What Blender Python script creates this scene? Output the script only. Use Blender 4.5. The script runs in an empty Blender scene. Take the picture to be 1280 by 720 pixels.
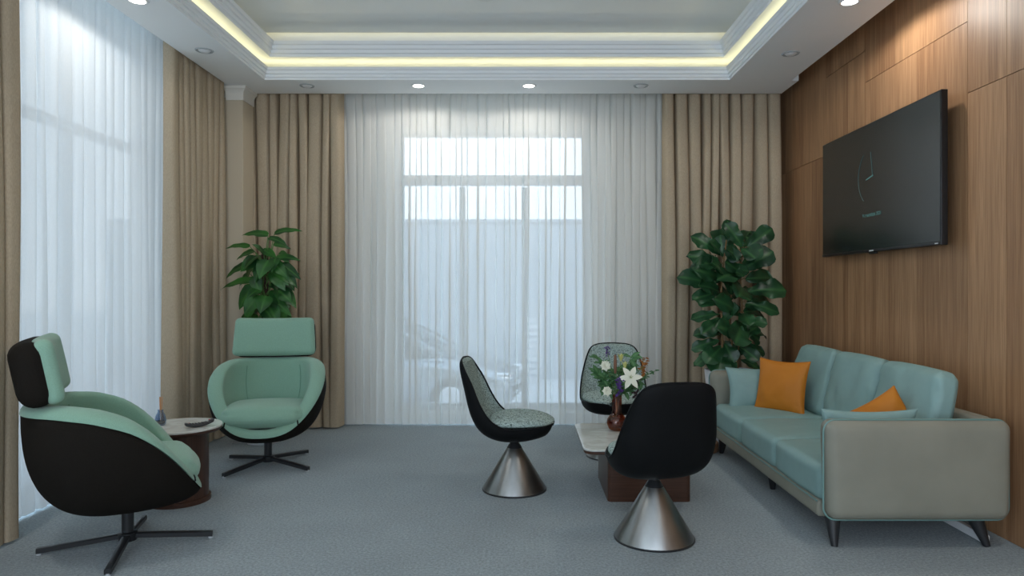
import bpy, math, random
from mathutils import Vector, Matrix, noise

# ------------------------------------------------------------------ camera, world, exposure
S = bpy.context.scene
C = S.collection
F, CX, CY, EYE = 870.0, 654.0, 361.0, 1.3
cam = bpy.data.cameras.new('camera')
cam.sensor_width = 36.0
cam.lens = F / 1280 * 36
cam.shift_x = -(CX - 640) / 1280
cam.shift_y = (CY - 360) / 1280
cam.clip_start = 0.05
camo = bpy.data.objects.new('camera', cam)
camo.location = (0, 0, EYE)
camo.rotation_euler = (math.pi / 2, 0, 0)
C.objects.link(camo)
S.camera = camo
S.view_settings.view_transform = 'Standard'
S.view_settings.look = 'None'
S.view_settings.gamma = 1
S.view_settings.exposure = 0.60
S.view_settings.use_curve_mapping = False
S.cycles.max_bounces = 12
S.cycles.diffuse_bounces = 8
S.cycles.transparent_max_bounces = 24
S.cycles.sample_clamp_indirect = 6.0
S.cycles.caustics_reflective = False
S.cycles.caustics_refractive = False

W = bpy.data.worlds.new('sky')
S.world = W
W.use_nodes = True
wn = W.node_tree
wn.nodes.clear()
SKY = 2.9
wo = wn.nodes.new('ShaderNodeOutputWorld')
wb = wn.nodes.new('ShaderNodeBackground')
wtc = wn.nodes.new('ShaderNodeTexCoord')
wsx = wn.nodes.new('ShaderNodeSeparateXYZ')
wcr = wn.nodes.new('ShaderNodeValToRGB')
wcr.color_ramp.elements[0].position = 0.0
wcr.color_ramp.elements[0].color = (0.80, 0.89, 1.0, 1)
wcr.color_ramp.elements[1].position = 0.7
wcr.color_ramp.elements[1].color = (0.62, 0.80, 1.0, 1)
wn.links.new(wtc.outputs['Generated'], wsx.inputs[0])
wn.links.new(wsx.outputs['Z'], wcr.inputs[0])
wn.links.new(wcr.outputs[0], wb.inputs[0])
wb.inputs[1].default_value = SKY
wn.links.new(wb.outputs[0], wo.inputs[0])

SPOT_W = 19.0      # lit downlights
LED_W = 0.30       # cove strips, watts per metre


def area(name, loc, rot, sx, sy, power, col=(1, 1, 1), portal=False, spread=math.pi):
    l = bpy.data.lights.new(name, 'AREA')
    l.shape = 'RECTANGLE'
    l.size, l.size_y = sx, sy
    l.energy = power
    l.color = col
    l.spread = spread
    if portal:
        l.cycles.is_portal = True
    o = bpy.data.objects.new(name, l)
    o.location = loc
    o.rotation_euler = rot
    C.objects.link(o)
    return o


# window portals (the sky enters here)
area('window_portal', (-0.3, 7.30, 1.45), (-math.pi / 2, 0, 0), 1.9, 2.9, 1, portal=True)
area('window_portal', (-3.30, 1.7, 1.55), (0, -math.pi / 2, 0), 3.1, 8.2, 1, portal=True)
area('window_portal', (-0.25, -2.85, 1.57), (math.pi / 2, 0, 0), 5.2, 3.0, 1, portal=True)  # portal of the added window behind the camera

R = math.radians
X0, X1, Y0, Y1, ZC = -3.0, 2.5, -2.6, 6.95, 3.095


def at(px, py, Y):
    return Vector(((px - CX) / F * Y, Y, EYE - (py - CY) / F * Y))


# ------------------------------------------------------------------ materials
MATS = {}


def mat(name, col, rough=0.6, metal=0.0, spec=0.5, emit=None, es=0.0, coat=0.0, sheen=0.0, trans=0.0, ior=1.45,
        nscale=0, namt=0.0, bump=0.0, bscale=200, stretch=None):
    m = bpy.data.materials.new(name)
    m.use_nodes = True
    nt = m.node_tree
    b = nt.nodes['Principled BSDF']
    b.inputs['Base Color'].default_value = (*col, 1)
    b.inputs['Roughness'].default_value = rough
    b.inputs['Metallic'].default_value = metal
    b.inputs['Specular IOR Level'].default_value = spec
    b.inputs['Coat Weight'].default_value = coat
    b.inputs['Coat Roughness'].default_value = 0.3 if name == 'screen' else 0.03
    b.inputs['Sheen Weight'].default_value = sheen
    b.inputs['Transmission Weight'].default_value = trans
    b.inputs['IOR'].default_value = ior
    if emit:
        b.inputs['Emission Color'].default_value = (*emit, 1)
        b.inputs['Emission Strength'].default_value = es
    tc = nt.nodes.new('ShaderNodeTexCoord')
    src = tc.outputs['Object']
    if stretch:
        mp = nt.nodes.new('ShaderNodeMapping')
        mp.inputs['Scale'].default_value = stretch
        nt.links.new(src, mp.inputs[0])
        src = mp.outputs[0]
    if namt:
        n = nt.nodes.new('ShaderNodeTexNoise')
        n.inputs['Scale'].default_value = nscale
        n.inputs['Detail'].default_value = 3
        nt.links.new(src, n.inputs['Vector'])
        r = nt.nodes.new('ShaderNodeValToRGB')
        r.color_ramp.elements[0].position = 0.3
        r.color_ramp.elements[1].position = 0.7
        r.color_ramp.elements[0].color = (*[c * (1 - namt) for c in col], 1)
        r.color_ramp.elements[1].color = (*[min(1, c * (1 + namt)) for c in col], 1)
        nt.links.new(n.outputs['Fac'], r.inputs[0])
        nt.links.new(r.outputs[0], b.inputs['Base Color'])
    if bump:
        n2 = nt.nodes.new('ShaderNodeTexNoise')
        n2.inputs['Scale'].default_value = bscale
        n2.inputs['Detail'].default_value = 2
        nt.links.new(src, n2.inputs['Vector'])
        bp = nt.nodes.new('ShaderNodeBump')
        bp.inputs['Strength'].default_value = bump
        bp.inputs['Distance'].default_value = 0.002
        nt.links.new(n2.outputs['Fac'], bp.inputs['Height'])
        nt.links.new(bp.outputs[0], b.inputs['Normal'])
    MATS[name] = m
    return m


mat('ceiling_paint', (0.88, 0.90, 0.91), 0.7)
mat('wall_paint', (0.72, 0.70, 0.64), 0.8)
mat('pilaster_paint', (0.55, 0.47, 0.35), 0.8)
mat('capital_paint', (0.72, 0.70, 0.64), 0.7)
mat('mint_fabric', (0.235, 0.395, 0.30), 0.85, spec=0.2, sheen=0.25, nscale=350, namt=0.12, bump=0.5, bscale=500)
mat('mint_fabric_dark', (0.17, 0.31, 0.23), 0.85, spec=0.2)
mat('dark_fabric', (0.011, 0.009, 0.007), 0.9, spec=0.15, nscale=300, namt=0.3, bump=0.3, bscale=500)
mat('black_leather', (0.005, 0.0055, 0.006), 0.6, spec=0.16, bump=0.25, bscale=260)
mat('black_metal', (0.02, 0.021, 0.023), 0.35, spec=0.5)
mat('steel', (0.55, 0.56, 0.56), 0.3, metal=1.0)
mat('teal_leather', (0.225, 0.35, 0.335), 0.5, spec=0.35, nscale=8, namt=0.05, bump=0.25, bscale=350)
mat('cream_leather', (0.235, 0.23, 0.185), 0.5, spec=0.35, nscale=5, namt=0.06, bump=0.25, bscale=350)
mat('teal_piping', (0.15, 0.27, 0.25), 0.5)
mat('orange_leather', (0.50, 0.17, 0.014), 0.55, spec=0.35, bump=0.3, bscale=300)
mat('screen', (0.006, 0.010, 0.011), 0.24, spec=0.8, ior=1.5, coat=0.3)
mat('tv_plastic', (0.012, 0.012, 0.013), 0.3)
mat('screen_glow', (0.02, 0.05, 0.05), 0.6, emit=(0.30, 0.75, 0.68), es=0.10)
mat('screen_glow_dim', (0.02, 0.03, 0.03), 0.6, emit=(0.30, 0.75, 0.68), es=0.035)
mat('logo_silver', (0.6, 0.62, 0.62), 0.3)
mat('white_plastic', (0.8, 0.81, 0.82), 0.4)
mat('grey_plastic', (0.42, 0.45, 0.47), 0.5)
mat('pot_white', (0.72, 0.73, 0.76), 0.35)
mat('soil', (0.04, 0.028, 0.02), 0.95, bump=1, bscale=80)
mat('moss_pole', (0.05, 0.025, 0.016), 0.95, bump=1, bscale=90)
mat('bark', (0.20, 0.12, 0.05), 0.8)
mat('stem_green', (0.10, 0.20, 0.05), 0.6)
mat('window_frame', (0.50, 0.55, 0.60), 0.5)
mat('remote_plastic', (0.035, 0.037, 0.04), 0.4)
mat('remote_red', (0.6, 0.04, 0.03), 0.4)
mat('remote_white', (0.6, 0.6, 0.55), 0.4)
mat('petal_white', (0.80, 0.80, 0.66), 0.6)
mat('petal_yellow', (0.62, 0.62, 0.22), 0.6)
mat('petal_purple', (0.10, 0.045, 0.22), 0.7)
mat('petal_rust', (0.33, 0.13, 0.03), 0.7)
mat('petal_dark', (0.035, 0.018, 0.025), 0.7)
mat('catkin_brown', (0.20, 0.10, 0.06), 0.9)
mat('bud_green', (0.30, 0.38, 0.08), 0.6)
mat('reed_orange', (0.62, 0.26, 0.08), 0.7)
mat('oil', (0.20, 0.10, 0.035), 0.2)
mat('bright_paving', (0.66, 0.67, 0.68), 0.9)  # pale outdoor ground, brightened to bounce light up to the ceiling
mat('outer_wall', (0.36, 0.41, 0.46), 0.9, nscale=0.7, namt=0.06)
mat('outer_block', (0.42, 0.47, 0.52), 0.9)
mat('car_paint', (0.30, 0.34, 0.38), 0.22, metal=1.0)
mat('car_glass', (0.03, 0.04, 0.05), 0.08, spec=0.8)
mat('tyre', (0.02, 0.02, 0.02), 0.8)
mat('chrome', (0.75, 0.76, 0.78), 0.15, metal=1.0)
mat('slat_white', (0.75, 0.77, 0.8), 0.6)
mat('lamp_lens', (0.9, 0.9, 0.88), 0.4, emit=(1.0, 0.96, 0.88), es=9.0)
mat('lamp_off', (0.75, 0.76, 0.77), 0.3)
mat('led_strip', (0.9, 0.8, 0.4), 0.5, emit=(1.0, 0.80, 0.30), es=1.5)


def leafmat(name, c1, c2, vein, rough=0.38):
    m = bpy.data.materials.new(name)
    m.use_nodes = True
    nt = m.node_tree
    b = nt.nodes['Principled BSDF']
    b.inputs['Roughness'].default_value = rough
    b.inputs['Specular IOR Level'].default_value = 0.45
    tc = nt.nodes.new('ShaderNodeTexCoord')
    n = nt.nodes.new('ShaderNodeTexNoise')
    n.inputs['Scale'].default_value = 5.5
    r = nt.nodes.new('ShaderNodeValToRGB')
    r.color_ramp.elements[0].position = 0.35
    r.color_ramp.elements[1].position = 0.68
    r.color_ramp.elements[0].color = (*c1, 1)
    r.color_ramp.elements[1].color = (*c2, 1)
    nt.links.new(tc.outputs['Object'], n.inputs['Vector'])
    nt.links.new(n.outputs['Fac'], r.inputs[0])
    at_ = nt.nodes.new('ShaderNodeAttribute')
    at_.attribute_name = 'vein'
    mx = nt.nodes.new('ShaderNodeMix')
    mx.data_type = 'RGBA'
    nt.links.new(at_.outputs['Fac'], mx.inputs[0])
    nt.links.new(r.outputs[0], mx.inputs[6])
    mx.inputs[7].default_value = (*vein, 1)
    nt.links.new(mx.outputs[2], b.inputs['Base Color'])
    tr = nt.nodes.new('ShaderNodeBsdfTranslucent')
    nt.links.new(mx.outputs[2], tr.inputs[0])
    ms = nt.nodes.new('ShaderNodeMixShader')
    ms.inputs[0].default_value = 0.15
    nt.links.new(b.outputs[0], ms.inputs[1])
    nt.links.new(tr.outputs[0], ms.inputs[2])
    nt.links.new(ms.outputs[0], nt.nodes['Material Output'].inputs[0])
    MATS[name] = m


leafmat('fig_leaf', (0.009, 0.042, 0.019), (0.030, 0.115, 0.040), (0.05, 0.15, 0.05), .36)
leafmat('pothos_leaf', (0.009, 0.050, 0.014), (0.045, 0.18, 0.03), (0.06, 0.18, 0.04))
leafmat('cut_leaf', (0.035, 0.13, 0.05), (0.09, 0.24, 0.09), (0.14, 0.28, 0.12), 0.6)


def cloth(name, col, transl, transp, var=0.05):
    m = bpy.data.materials.new(name)
    m.use_nodes = True
    nt = m.node_tree
    nt.nodes.remove(nt.nodes['Principled BSDF'])
    d = nt.nodes.new('ShaderNodeBsdfDiffuse')
    t = nt.nodes.new('ShaderNodeBsdfTranslucent')
    p = nt.nodes.new('ShaderNodeBsdfTransparent')
    tc = nt.nodes.new('ShaderNodeTexCoord')
    mp = nt.nodes.new('ShaderNodeMapping')
    mp.inputs['Scale'].default_value = (1, 1, 0.25)
    n = nt.nodes.new('ShaderNodeTexNoise')
    n.inputs['Scale'].default_value = 260
    r = nt.nodes.new('ShaderNodeValToRGB')
    r.color_ramp.elements[0].position = 0.3
    r.color_ramp.elements[1].position = 0.7
    r.color_ramp.elements[0].color = (*[c * (1 - var) for c in col], 1)
    r.color_ramp.elements[1].color = (*[min(1, c * (1 + var)) for c in col], 1)
    L = nt.links.new
    L(tc.outputs['Object'], mp.inputs[0])
    L(mp.outputs[0], n.inputs['Vector'])
    L(n.outputs['Fac'], r.inputs[0])
    L(r.outputs[0], d.inputs[0])
    L(r.outputs[0], t.inputs[0])
    m1 = nt.nodes.new('ShaderNodeMixShader')
    m1.inputs[0].default_value = transl
    L(d.outputs[0], m1.inputs[1])
    L(t.outputs[0], m1.inputs[2])
    m2 = nt.nodes.new('ShaderNodeMixShader')
    m2.inputs[0].default_value = transp
    L(m1.outputs[0], m2.inputs[1])
    L(p.outputs[0], m2.inputs[2])
    L(m2.outputs[0], nt.nodes['Material Output'].inputs[0])
    MATS[name] = m


cloth('drape', (0.46, 0.375, 0.27), 0.03, 0.0, 0.10)
cloth('sheer', (0.86, 0.855, 0.82), 0.25, 0.20, 0.02)
cloth('side_sheer', (0.84, 0.85, 0.84), 0.14, 0.045, 0.02)


def wood(name, c1, c2, plank=0.0, axis='Z', rough=0.45):
    m = bpy.data.materials.new(name)
    m.use_nodes = True
    nt = m.node_tree
    L = nt.links.new
    b = nt.nodes['Principled BSDF']
    b.inputs['Roughness'].default_value = rough
    b.inputs['Specular IOR Level'].default_value = 0.35
    tc = nt.nodes.new('ShaderNodeTexCoord')
    sx = nt.nodes.new('ShaderNodeSeparateXYZ')
    L(tc.outputs['Object'], sx.inputs[0])
    mp = nt.nodes.new('ShaderNodeMapping')
    mp.inputs['Scale'].default_value = (9, 9, 0.35) if axis == 'Z' else ((0.6, 9, 9) if axis == 'X' else (9, 0.6, 9))
    L(tc.outputs['Object'], mp.inputs[0])
    n = nt.nodes.new('ShaderNodeTexNoise')
    n.inputs['Scale'].default_value = 3.0
    n.inputs['Detail'].default_value = 6
    n.inputs['Roughness'].default_value = 0.65
    n.inputs['Distortion'].default_value = 0.6
    val = n.outputs['Fac']
    if plank:
        fl = nt.nodes.new('ShaderNodeMath')
        fl.operation = 'DIVIDE'
        L(sx.outputs['Y'], fl.inputs[0])
        fl.inputs[1].default_value = plank
        f2 = nt.nodes.new('ShaderNodeMath')
        f2.operation = 'FLOOR'
        L(fl.outputs[0], f2.inputs[0])
        at_ = nt.nodes.new('ShaderNodeAttribute')
        at_.attribute_name = 'panel'
        ad = nt.nodes.new('ShaderNodeMath')
        ad.operation = 'MULTIPLY_ADD'
        L(at_.outputs['Fac'], ad.inputs[0])
        ad.inputs[1].default_value = 37.0
        L(f2.outputs[0], ad.inputs[2])
        wn_ = nt.nodes.new('ShaderNodeTexWhiteNoise')
        wn_.noise_dimensions = '1D'
        L(ad.outputs[0], wn_.inputs['W'])
        cb = nt.nodes.new('ShaderNodeCombineXYZ')
        L(wn_.outputs['Value'], cb.inputs[2])
        sc = nt.nodes.new('ShaderNodeVectorMath')
        sc.operation = 'MULTIPLY_ADD'
        L(cb.outputs[0], sc.inputs[0])
        sc.inputs[1].default_value = (0, 0, 12)
        L(mp.outputs[0], sc.inputs[2])
        L(sc.outputs[0], n.inputs['Vector'])
        mx = nt.nodes.new('ShaderNodeMath')
        mx.operation = 'MULTIPLY_ADD'
        L(wn_.outputs['Value'], mx.inputs[0])
        mx.inputs[1].default_value = 0.22
        mx2 = nt.nodes.new('ShaderNodeMath')
        mx2.operation = 'MULTIPLY'
        L(n.outputs['Fac'], mx2.inputs[0])
        mx2.inputs[1].default_value = 0.82
        L(mx2.outputs[0], mx.inputs[2])
        val = mx.outputs[0]
    else:
        L(mp.outputs[0], n.inputs['Vector'])
    r = nt.nodes.new('ShaderNodeValToRGB')
    r.color_ramp.elements[0].position = 0.28
    r.color_ramp.elements[1].position = 0.75
    r.color_ramp.elements[0].color = (*c1, 1)
    r.color_ramp.elements[1].color = (*c2, 1)
    L(val, r.inputs[0])
    # fine dark pores
    mp2 = nt.nodes.new('ShaderNodeMapping')
    mp2.inputs['Scale'].default_value = (160, 160, 3) if axis == 'Z' else ((3, 160, 160) if axis == 'X' else (160, 3, 160))
    L(tc.outputs['Object'], mp2.inputs[0])
    n2 = nt.nodes.new('ShaderNodeTexNoise')
    n2.inputs['Scale'].default_value = 1.0
    L(mp2.outputs[0], n2.inputs['Vector'])
    r2 = nt.nodes.new('ShaderNodeValToRGB')
    r2.color_ramp.elements[0].position = 0.3
    r2.color_ramp.elements[0].color = (0.72, 0.70, 0.68, 1)
    r2.color_ramp.elements[1].position = 0.6
    r2.color_ramp.elements[1].color = (1, 1, 1, 1)
    L(n2.outputs['Fac'], r2.inputs[0])
    mm = nt.nodes.new('ShaderNodeMix')
    mm.data_type = 'RGBA'
    mm.blend_type = 'MULTIPLY'
    mm.inputs[0].default_value = 1.0
    L(r.outputs[0], mm.inputs[6])
    L(r2.outputs[0], mm.inputs[7])
    L(mm.outputs[2], b.inputs['Base Color'])
    MATS[name] = m


wood('wall_wood', (0.25, 0.122, 0.058), (0.51, 0.295, 0.155), plank=0.085)
wood('walnut', (0.045, 0.02, 0.013), (0.095, 0.046, 0.029), axis='X', rough=.3)
wood('walnut_upright', (0.045, 0.02, 0.013), (0.095, 0.046, 0.029), axis='Z', rough=.3)
wood('tan_wood', (0.30, 0.15, 0.07), (0.42, 0.22, 0.11), axis='X')


def carpet():
    m = bpy.data.materials.new('carpet')
    m.use_nodes = True
    nt = m.node_tree
    L = nt.links.new
    b = nt.nodes['Principled BSDF']
    b.inputs['Roughness'].default_value = 1.0
    b.inputs['Specular IOR Level'].default_value = 0.05
    b.inputs['Sheen Weight'].default_value = 0.15
    tc = nt.nodes.new('ShaderNodeTexCoord')
    n = nt.nodes.new('ShaderNodeTexNoise')
    n.inputs['Scale'].default_value = 75
    n.inputs['Detail'].default_value = 4
    n.inputs['Roughness'].default_value = 0.8
    L(tc.outputs['Object'], n.inputs['Vector'])
    r = nt.nodes.new('ShaderNodeValToRGB')
    r.color_ramp.elements[0].position = 0.34
    r.color_ramp.elements[1].position = 0.66
    r.color_ramp.elements[0].color = (0.175, 0.205, 0.218, 1)
    r.color_ramp.elements[1].color = (0.36, 0.415, 0.43, 1)
    L(n.outputs['Fac'], r.inputs[0])
    n3 = nt.nodes.new('ShaderNodeTexNoise')
    n3.inputs['Scale'].default_value = 2.2
    n3.inputs['Detail'].default_value = 3
    L(tc.outputs['Object'], n3.inputs['Vector'])
    r3 = nt.nodes.new('ShaderNodeValToRGB')
    r3.color_ramp.elements[0].position = 0.3
    r3.color_ramp.elements[0].color = (0.90, 0.90, 0.90, 1)
    r3.color_ramp.elements[1].position = 0.7
    r3.color_ramp.elements[1].color = (1, 1, 1, 1)
    L(n3.outputs['Fac'], r3.inputs[0])
    mm = nt.nodes.new('ShaderNodeMix')
    mm.data_type = 'RGBA'
    mm.blend_type = 'MULTIPLY'
    mm.inputs[0].default_value = 1.0
    L(r.outputs[0], mm.inputs[6])
    L(r3.outputs[0], mm.inputs[7])
    L(mm.outputs[2], b.inputs['Base Color'])
    bp = nt.nodes.new('ShaderNodeBump')
    bp.inputs['Strength'].default_value = 0.6
    bp.inputs['Distance'].default_value = 0.004
    L(n.outputs['Fac'], bp.inputs['Height'])
    L(bp.outputs[0], b.inputs['Normal'])
    MATS['carpet'] = m


carpet()


def tweed():
    m = bpy.data.materials.new('tweed')
    m.use_nodes = True
    nt = m.node_tree
    L = nt.links.new
    b = nt.nodes['Principled BSDF']
    b.inputs['Roughness'].default_value = 0.9
    b.inputs['Specular IOR Level'].default_value = 0.15
    tc = nt.nodes.new('ShaderNodeTexCoord')
    outs = []
    for sc in ((60, 420, 60), (60, 60, 460), (420, 60, 260)):
        mp = nt.nodes.new('ShaderNodeMapping')
        mp.inputs['Scale'].default_value = sc
        L(tc.outputs['Object'], mp.inputs[0])
        n = nt.nodes.new('ShaderNodeTexNoise')
        n.inputs['Scale'].default_value = 1.0
        n.inputs['Detail'].default_value = 1
        L(mp.outputs[0], n.inputs['Vector'])
        outs.append(n.outputs['Fac'])
    a = nt.nodes.new('ShaderNodeMath')
    a.operation = 'MINIMUM'
    L(outs[0], a.inputs[0])
    L(outs[1], a.inputs[1])
    a2 = nt.nodes.new('ShaderNodeMath')
    a2.operation = 'MINIMUM'
    L(a.outputs[0], a2.inputs[0])
    L(outs[2], a2.inputs[1])
    r = nt.nodes.new('ShaderNodeValToRGB')
    r.color_ramp.elements[0].position = 0.29
    r.color_ramp.elements[0].color = (0.04, 0.055, 0.05, 1)
    r.color_ramp.elements[1].position = 0.46
    r.color_ramp.elements[1].color = (0.42, 0.52, 0.48, 1)
    L(a2.outputs[0], r.inputs[0])
    L(r.outputs[0], b.inputs['Base Color'])
    MATS['tweed'] = m


tweed()


def marble():
    m = bpy.data.materials.new('marble')
    m.use_nodes = True
    nt = m.node_tree
    L = nt.links.new
    b = nt.nodes['Principled BSDF']
    b.inputs['Roughness'].default_value = 0.16
    tc = nt.nodes.new('ShaderNodeTexCoord')
    n = nt.nodes.new('ShaderNodeTexNoise')
    n.inputs['Scale'].default_value = 3.5
    n.inputs['Detail'].default_value = 6
    n.inputs['Distortion'].default_value = 1.6
    L(tc.outputs['Object'], n.inputs['Vector'])
    r = nt.nodes.new('ShaderNodeValToRGB')
    e = r.color_ramp.elements
    e[0].position, e[0].color = 0.40, (0.66, 0.67, 0.63, 1)
    e[1].position, e[1].color = 0.60, (0.66, 0.67, 0.63, 1)
    k = e.new(0.5)
    k.color = (0.56, 0.555, 0.50, 1)
    L(n.outputs['Fac'], r.inputs[0])
    L(r.outputs[0], b.inputs['Base Color'])
    MATS['marble'] = m


marble()


def brushed(name, c, aniso_rough=0.33):
    mat(name, c, aniso_rough, metal=1.0, nscale=5, namt=0.10, stretch=(3, 3, 0.3))


brushed('cone_steel', (0.31, 0.31, 0.30), 0.32)


def glass(name, col, transp, rough=0.03):
    m = bpy.data.materials.new(name)
    m.use_nodes = True
    nt = m.node_tree
    L = nt.links.new
    nt.nodes.remove(nt.nodes['Principled BSDF'])
    t = nt.nodes.new('ShaderNodeBsdfTransparent')
    t.inputs[0].default_value = (*col, 1)
    g = nt.nodes.new('ShaderNodeBsdfGlossy')
    g.inputs['Roughness'].default_value = rough
    ms = nt.nodes.new('ShaderNodeMixShader')
    ms.inputs[0].default_value = 1 - transp
    L(t.outputs[0], ms.inputs[1])
    L(g.outputs[0], ms.inputs[2])
    L(ms.outputs[0], nt.nodes['Material Output'].inputs[0])
    MATS[name] = m


glass('window_glass', (0.93, 0.96, 0.97), 0.93)
glass('amber_glass', (0.72, 0.36, 0.15), 0.92)
glass('smoke_glass', (0.66, 0.74, 0.85), 0.88)


# ------------------------------------------------------------------ mesh helpers
class MB:
    def __init__(s):
        s.v, s.f, s.a = [], [], []

    def add(s, v, f, T=None, attr=None):
        o = len(s.v)
        s.v += [tuple(T @ Vector(p)) if T else tuple(p) for p in v]
        s.f += [tuple(i + o for i in q) for q in f]
        s.a += list(attr) if attr else [0.0] * len(v)
        return s

    def box(s, a, b, attr=0.0):
        x0, y0, z0 = a
        x1, y1, z1 = b
        v = [(x0, y0, z0), (x1, y0, z0), (x1, y1, z0), (x0, y1, z0), (x0, y0, z1), (x1, y0, z1), (x1, y1, z1), (x0, y1, z1)]
        f = [(3, 2, 1, 0), (4, 5, 6, 7), (0, 1, 5, 4), (1, 2, 6, 5), (2, 3, 7, 6), (3, 0, 4, 7)]
        return s.add(v, f, attr=[attr] * 8)

    def rbox(s, c, size, r, n=8, fn=None, T=None):
        """box with rounded edges of radius r, grid n per face, optional deform fn(p, q) with q in -1..1"""
        hx, hy, hz = [k / 2 for k in size]
        idx, v, f = {}, [], []

        def vert(q):
            key = tuple(round(k, 5) for k in q)
            if key in idx:
                return idx[key]
            p = Vector((q[0] * hx, q[1] * hy, q[2] * hz))
            inn = Vector((max(-(hx - r), min(hx - r, p.x)), max(-(hy - r), min(hy - r, p.y)), max(-(hz - r), min(hz - r, p.z))))
            d = p - inn
            if d.length > 1e-9:
                p = inn + d.normalized() * r
            if fn:
                p = Vector(fn(p, Vector(q)))
            idx[key] = len(v)
            v.append(tuple(p + Vector(c)))
            return idx[key]

        # non-uniform parameters concentrate loops at the rounded edge
        def par(h):
            e = min(0.999, r / h)
            m = max(3, n // 3)
            out = [-1 + e * (1 - math.cos(i / m * math.pi / 2)) ** 1 if False else -1 + e * (i / m) for i in range(m)]
            k = max(2, n)
            out += [-(1 - e) + 2 * (1 - e) * i / k for i in range(k + 1)]
            out += [1 - e + e * (i + 1) / m for i in range(m)]
            return out
        P = [par(hx), par(hy), par(hz)]
        for ax in range(3):
            u, w = (ax + 1) % 3, (ax + 2) % 3
            for sg in (-1, 1):
                for i in range(len(P[u]) - 1):
                    for j in range(len(P[w]) - 1):
                        q = []
                        for (a, b) in ((i, j), (i + 1, j), (i + 1, j + 1), (i, j + 1)):
                            t = [0, 0, 0]
                            t[ax] = sg
                            t[u] = P[u][a]
                            t[w] = P[w][b]
                            q.append(vert(t))
                        if sg < 0:
                            q.reverse()
                        if len(set(q)) >= 3:
                            f.append(tuple(q))
        return s.add(v, f, T)

    def lathe(s, prof, n=32, T=None, cap=True):
        v, f = [], []
        m = len(prof)
        for i in range(n):
            a = 2 * math.pi * i / n
            for r, z in prof:
                v.append((r * math.cos(a), r * math.sin(a), z))
        for i in range(n):
            j = (i + 1) % n
            for k in range(m - 1):
                f.append((i * m + k, j * m + k, j * m + k + 1, i * m + k + 1))
        if cap:
            if prof[0][0] > 1e-6:
                f.append(tuple(i * m for i in reversed(range(n))))
            if prof[-1][0] > 1e-6:
                f.append(tuple(i * m + m - 1 for i in range(n)))
        return s.add(v, f, T)

    def tube(s, pts, r, n=8, closed=False):
        pts = [Vector(p) for p in pts]
        rs = r if isinstance(r, (list, tuple)) else [r] * len(pts)
        v, f = [], []
        m = len(pts)
        up = None
        for i, p in enumerate(pts):
            a = pts[(i - 1) % m] if (closed or i > 0) else p
            b = pts[(i + 1) % m] if (closed or i < m - 1) else p
            d = (b - a).normalized()
            if up is None:
                up = Vector((0, 0, 1)) if abs(d.z) < 0.9 else Vector((1, 0, 0))
            x = d.cross(up)
            if x.length < 1e-5:
                x = d.orthogonal()
            x.normalize()
            up = x.cross(d).normalized()
            for k in range(n):
                t = 2 * math.pi * k / n
                v.append(tuple(p + (x * math.cos(t) + up * math.sin(t)) * rs[i]))
        for i in range(m if closed else m - 1):
            j = (i + 1) % m
            for k in range(n):
                l = (k + 1) % n
                f.append((i * n + k, j * n + k, j * n + l, i * n + l))
        if not closed:
            f.append(tuple(range(n)))
            f.append(tuple((m - 1) * n + k for k in reversed(range(n))))
        return s.add(v, f)

    def grid(s, fn, nu, nv, cu=False, cv=False, T=None, attr=None):
        v, f, a = [], [], []
        for i in range(nu + (0 if cu else 1)):
            for j in range(nv + (0 if cv else 1)):
                v.append(tuple(fn(i / nu, j / nv)))
                a.append(attr(i / nu, j / nv) if attr else 0.0)
        N = nv + (0 if cv else 1)
        M = nu + (0 if cu else 1)
        for i in range(nu):
            for j in range(nv):
                f.append((i * N + j, ((i + 1) % M) * N + j, ((i + 1) % M) * N + (j + 1) % N, i * N + (j + 1) % N))
        return s.add(v, f, T, a)

    def poly(s, pts, z0, z1, T=None):
        n = len(pts)
        v = [(x, y, z0) for x, y in pts] + [(x, y, z1) for x, y in pts]
        f = [tuple(reversed(range(n))), tuple(range(n, 2 * n))]
        f += [(i, (i + 1) % n, n + (i + 1) % n, n + i) for i in range(n)]
        return s.add(v, f, T)

    def build(s, name, m, parent=None, smooth=True, attr=None, bevel=0, angle=40):
        me = bpy.data.meshes.new(name)
        me.from_pydata(s.v, [], s.f)
        me.update()
        if attr:
            at_ = me.attributes.new(attr, 'FLOAT', 'POINT')
            at_.data.foreach_set('value', s.a)
        me.materials.append(MATS[m])
        if smooth:
            me.polygons.foreach_set('use_smooth', [True] * len(me.polygons))
            me.set_sharp_from_angle(angle=R(angle))
        o = bpy.data.objects.new(name, me)
        C.objects.link(o)
        if parent:
            o.parent = parent
        if bevel:
            bv = o.modifiers.new('bevel', 'BEVEL')
            bv.width = bevel
            bv.segments = 3
            bv.limit_method = 'ANGLE'
        return o


def thing(name, label, cat, loc=(0, 0, 0), rz=0.0, group=None):
    o = bpy.data.objects.new(name, None)
    o.empty_display_size = 0.1
    C.objects.link(o)
    o.location = loc
    o.rotation_euler = (0, 0, rz)
    return tag(o, label, cat, group)


def tag(o, label, cat, group=None):
    o['label'] = label
    o['category'] = cat
    if group:
        o['group'] = group
    return o


def struct(o):
    o['kind'] = 'structure'
    return o


def dup(root, loc, rz, label, group=None):
    r = root.copy()
    C.objects.link(r)
    r.location = loc
    r.rotation_euler = (0, 0, rz)
    r['label'] = label
    if group:
        r['group'] = group

    def kids(a, b):
        for ch in list(a.children):
            c = ch.copy()
            C.objects.link(c)
            c.parent = b
            kids(ch, c)
    kids(root, r)
    return r


def lerp_tab(tab, x):
    if x <= tab[0][0]:
        return tab[0][1]
    for (a, u), (b, w) in zip(tab, tab[1:]):
        if x <= b:
            t = (x - a) / (b - a)
            return u + (w - u) * t
    return tab[-1][1]


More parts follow.
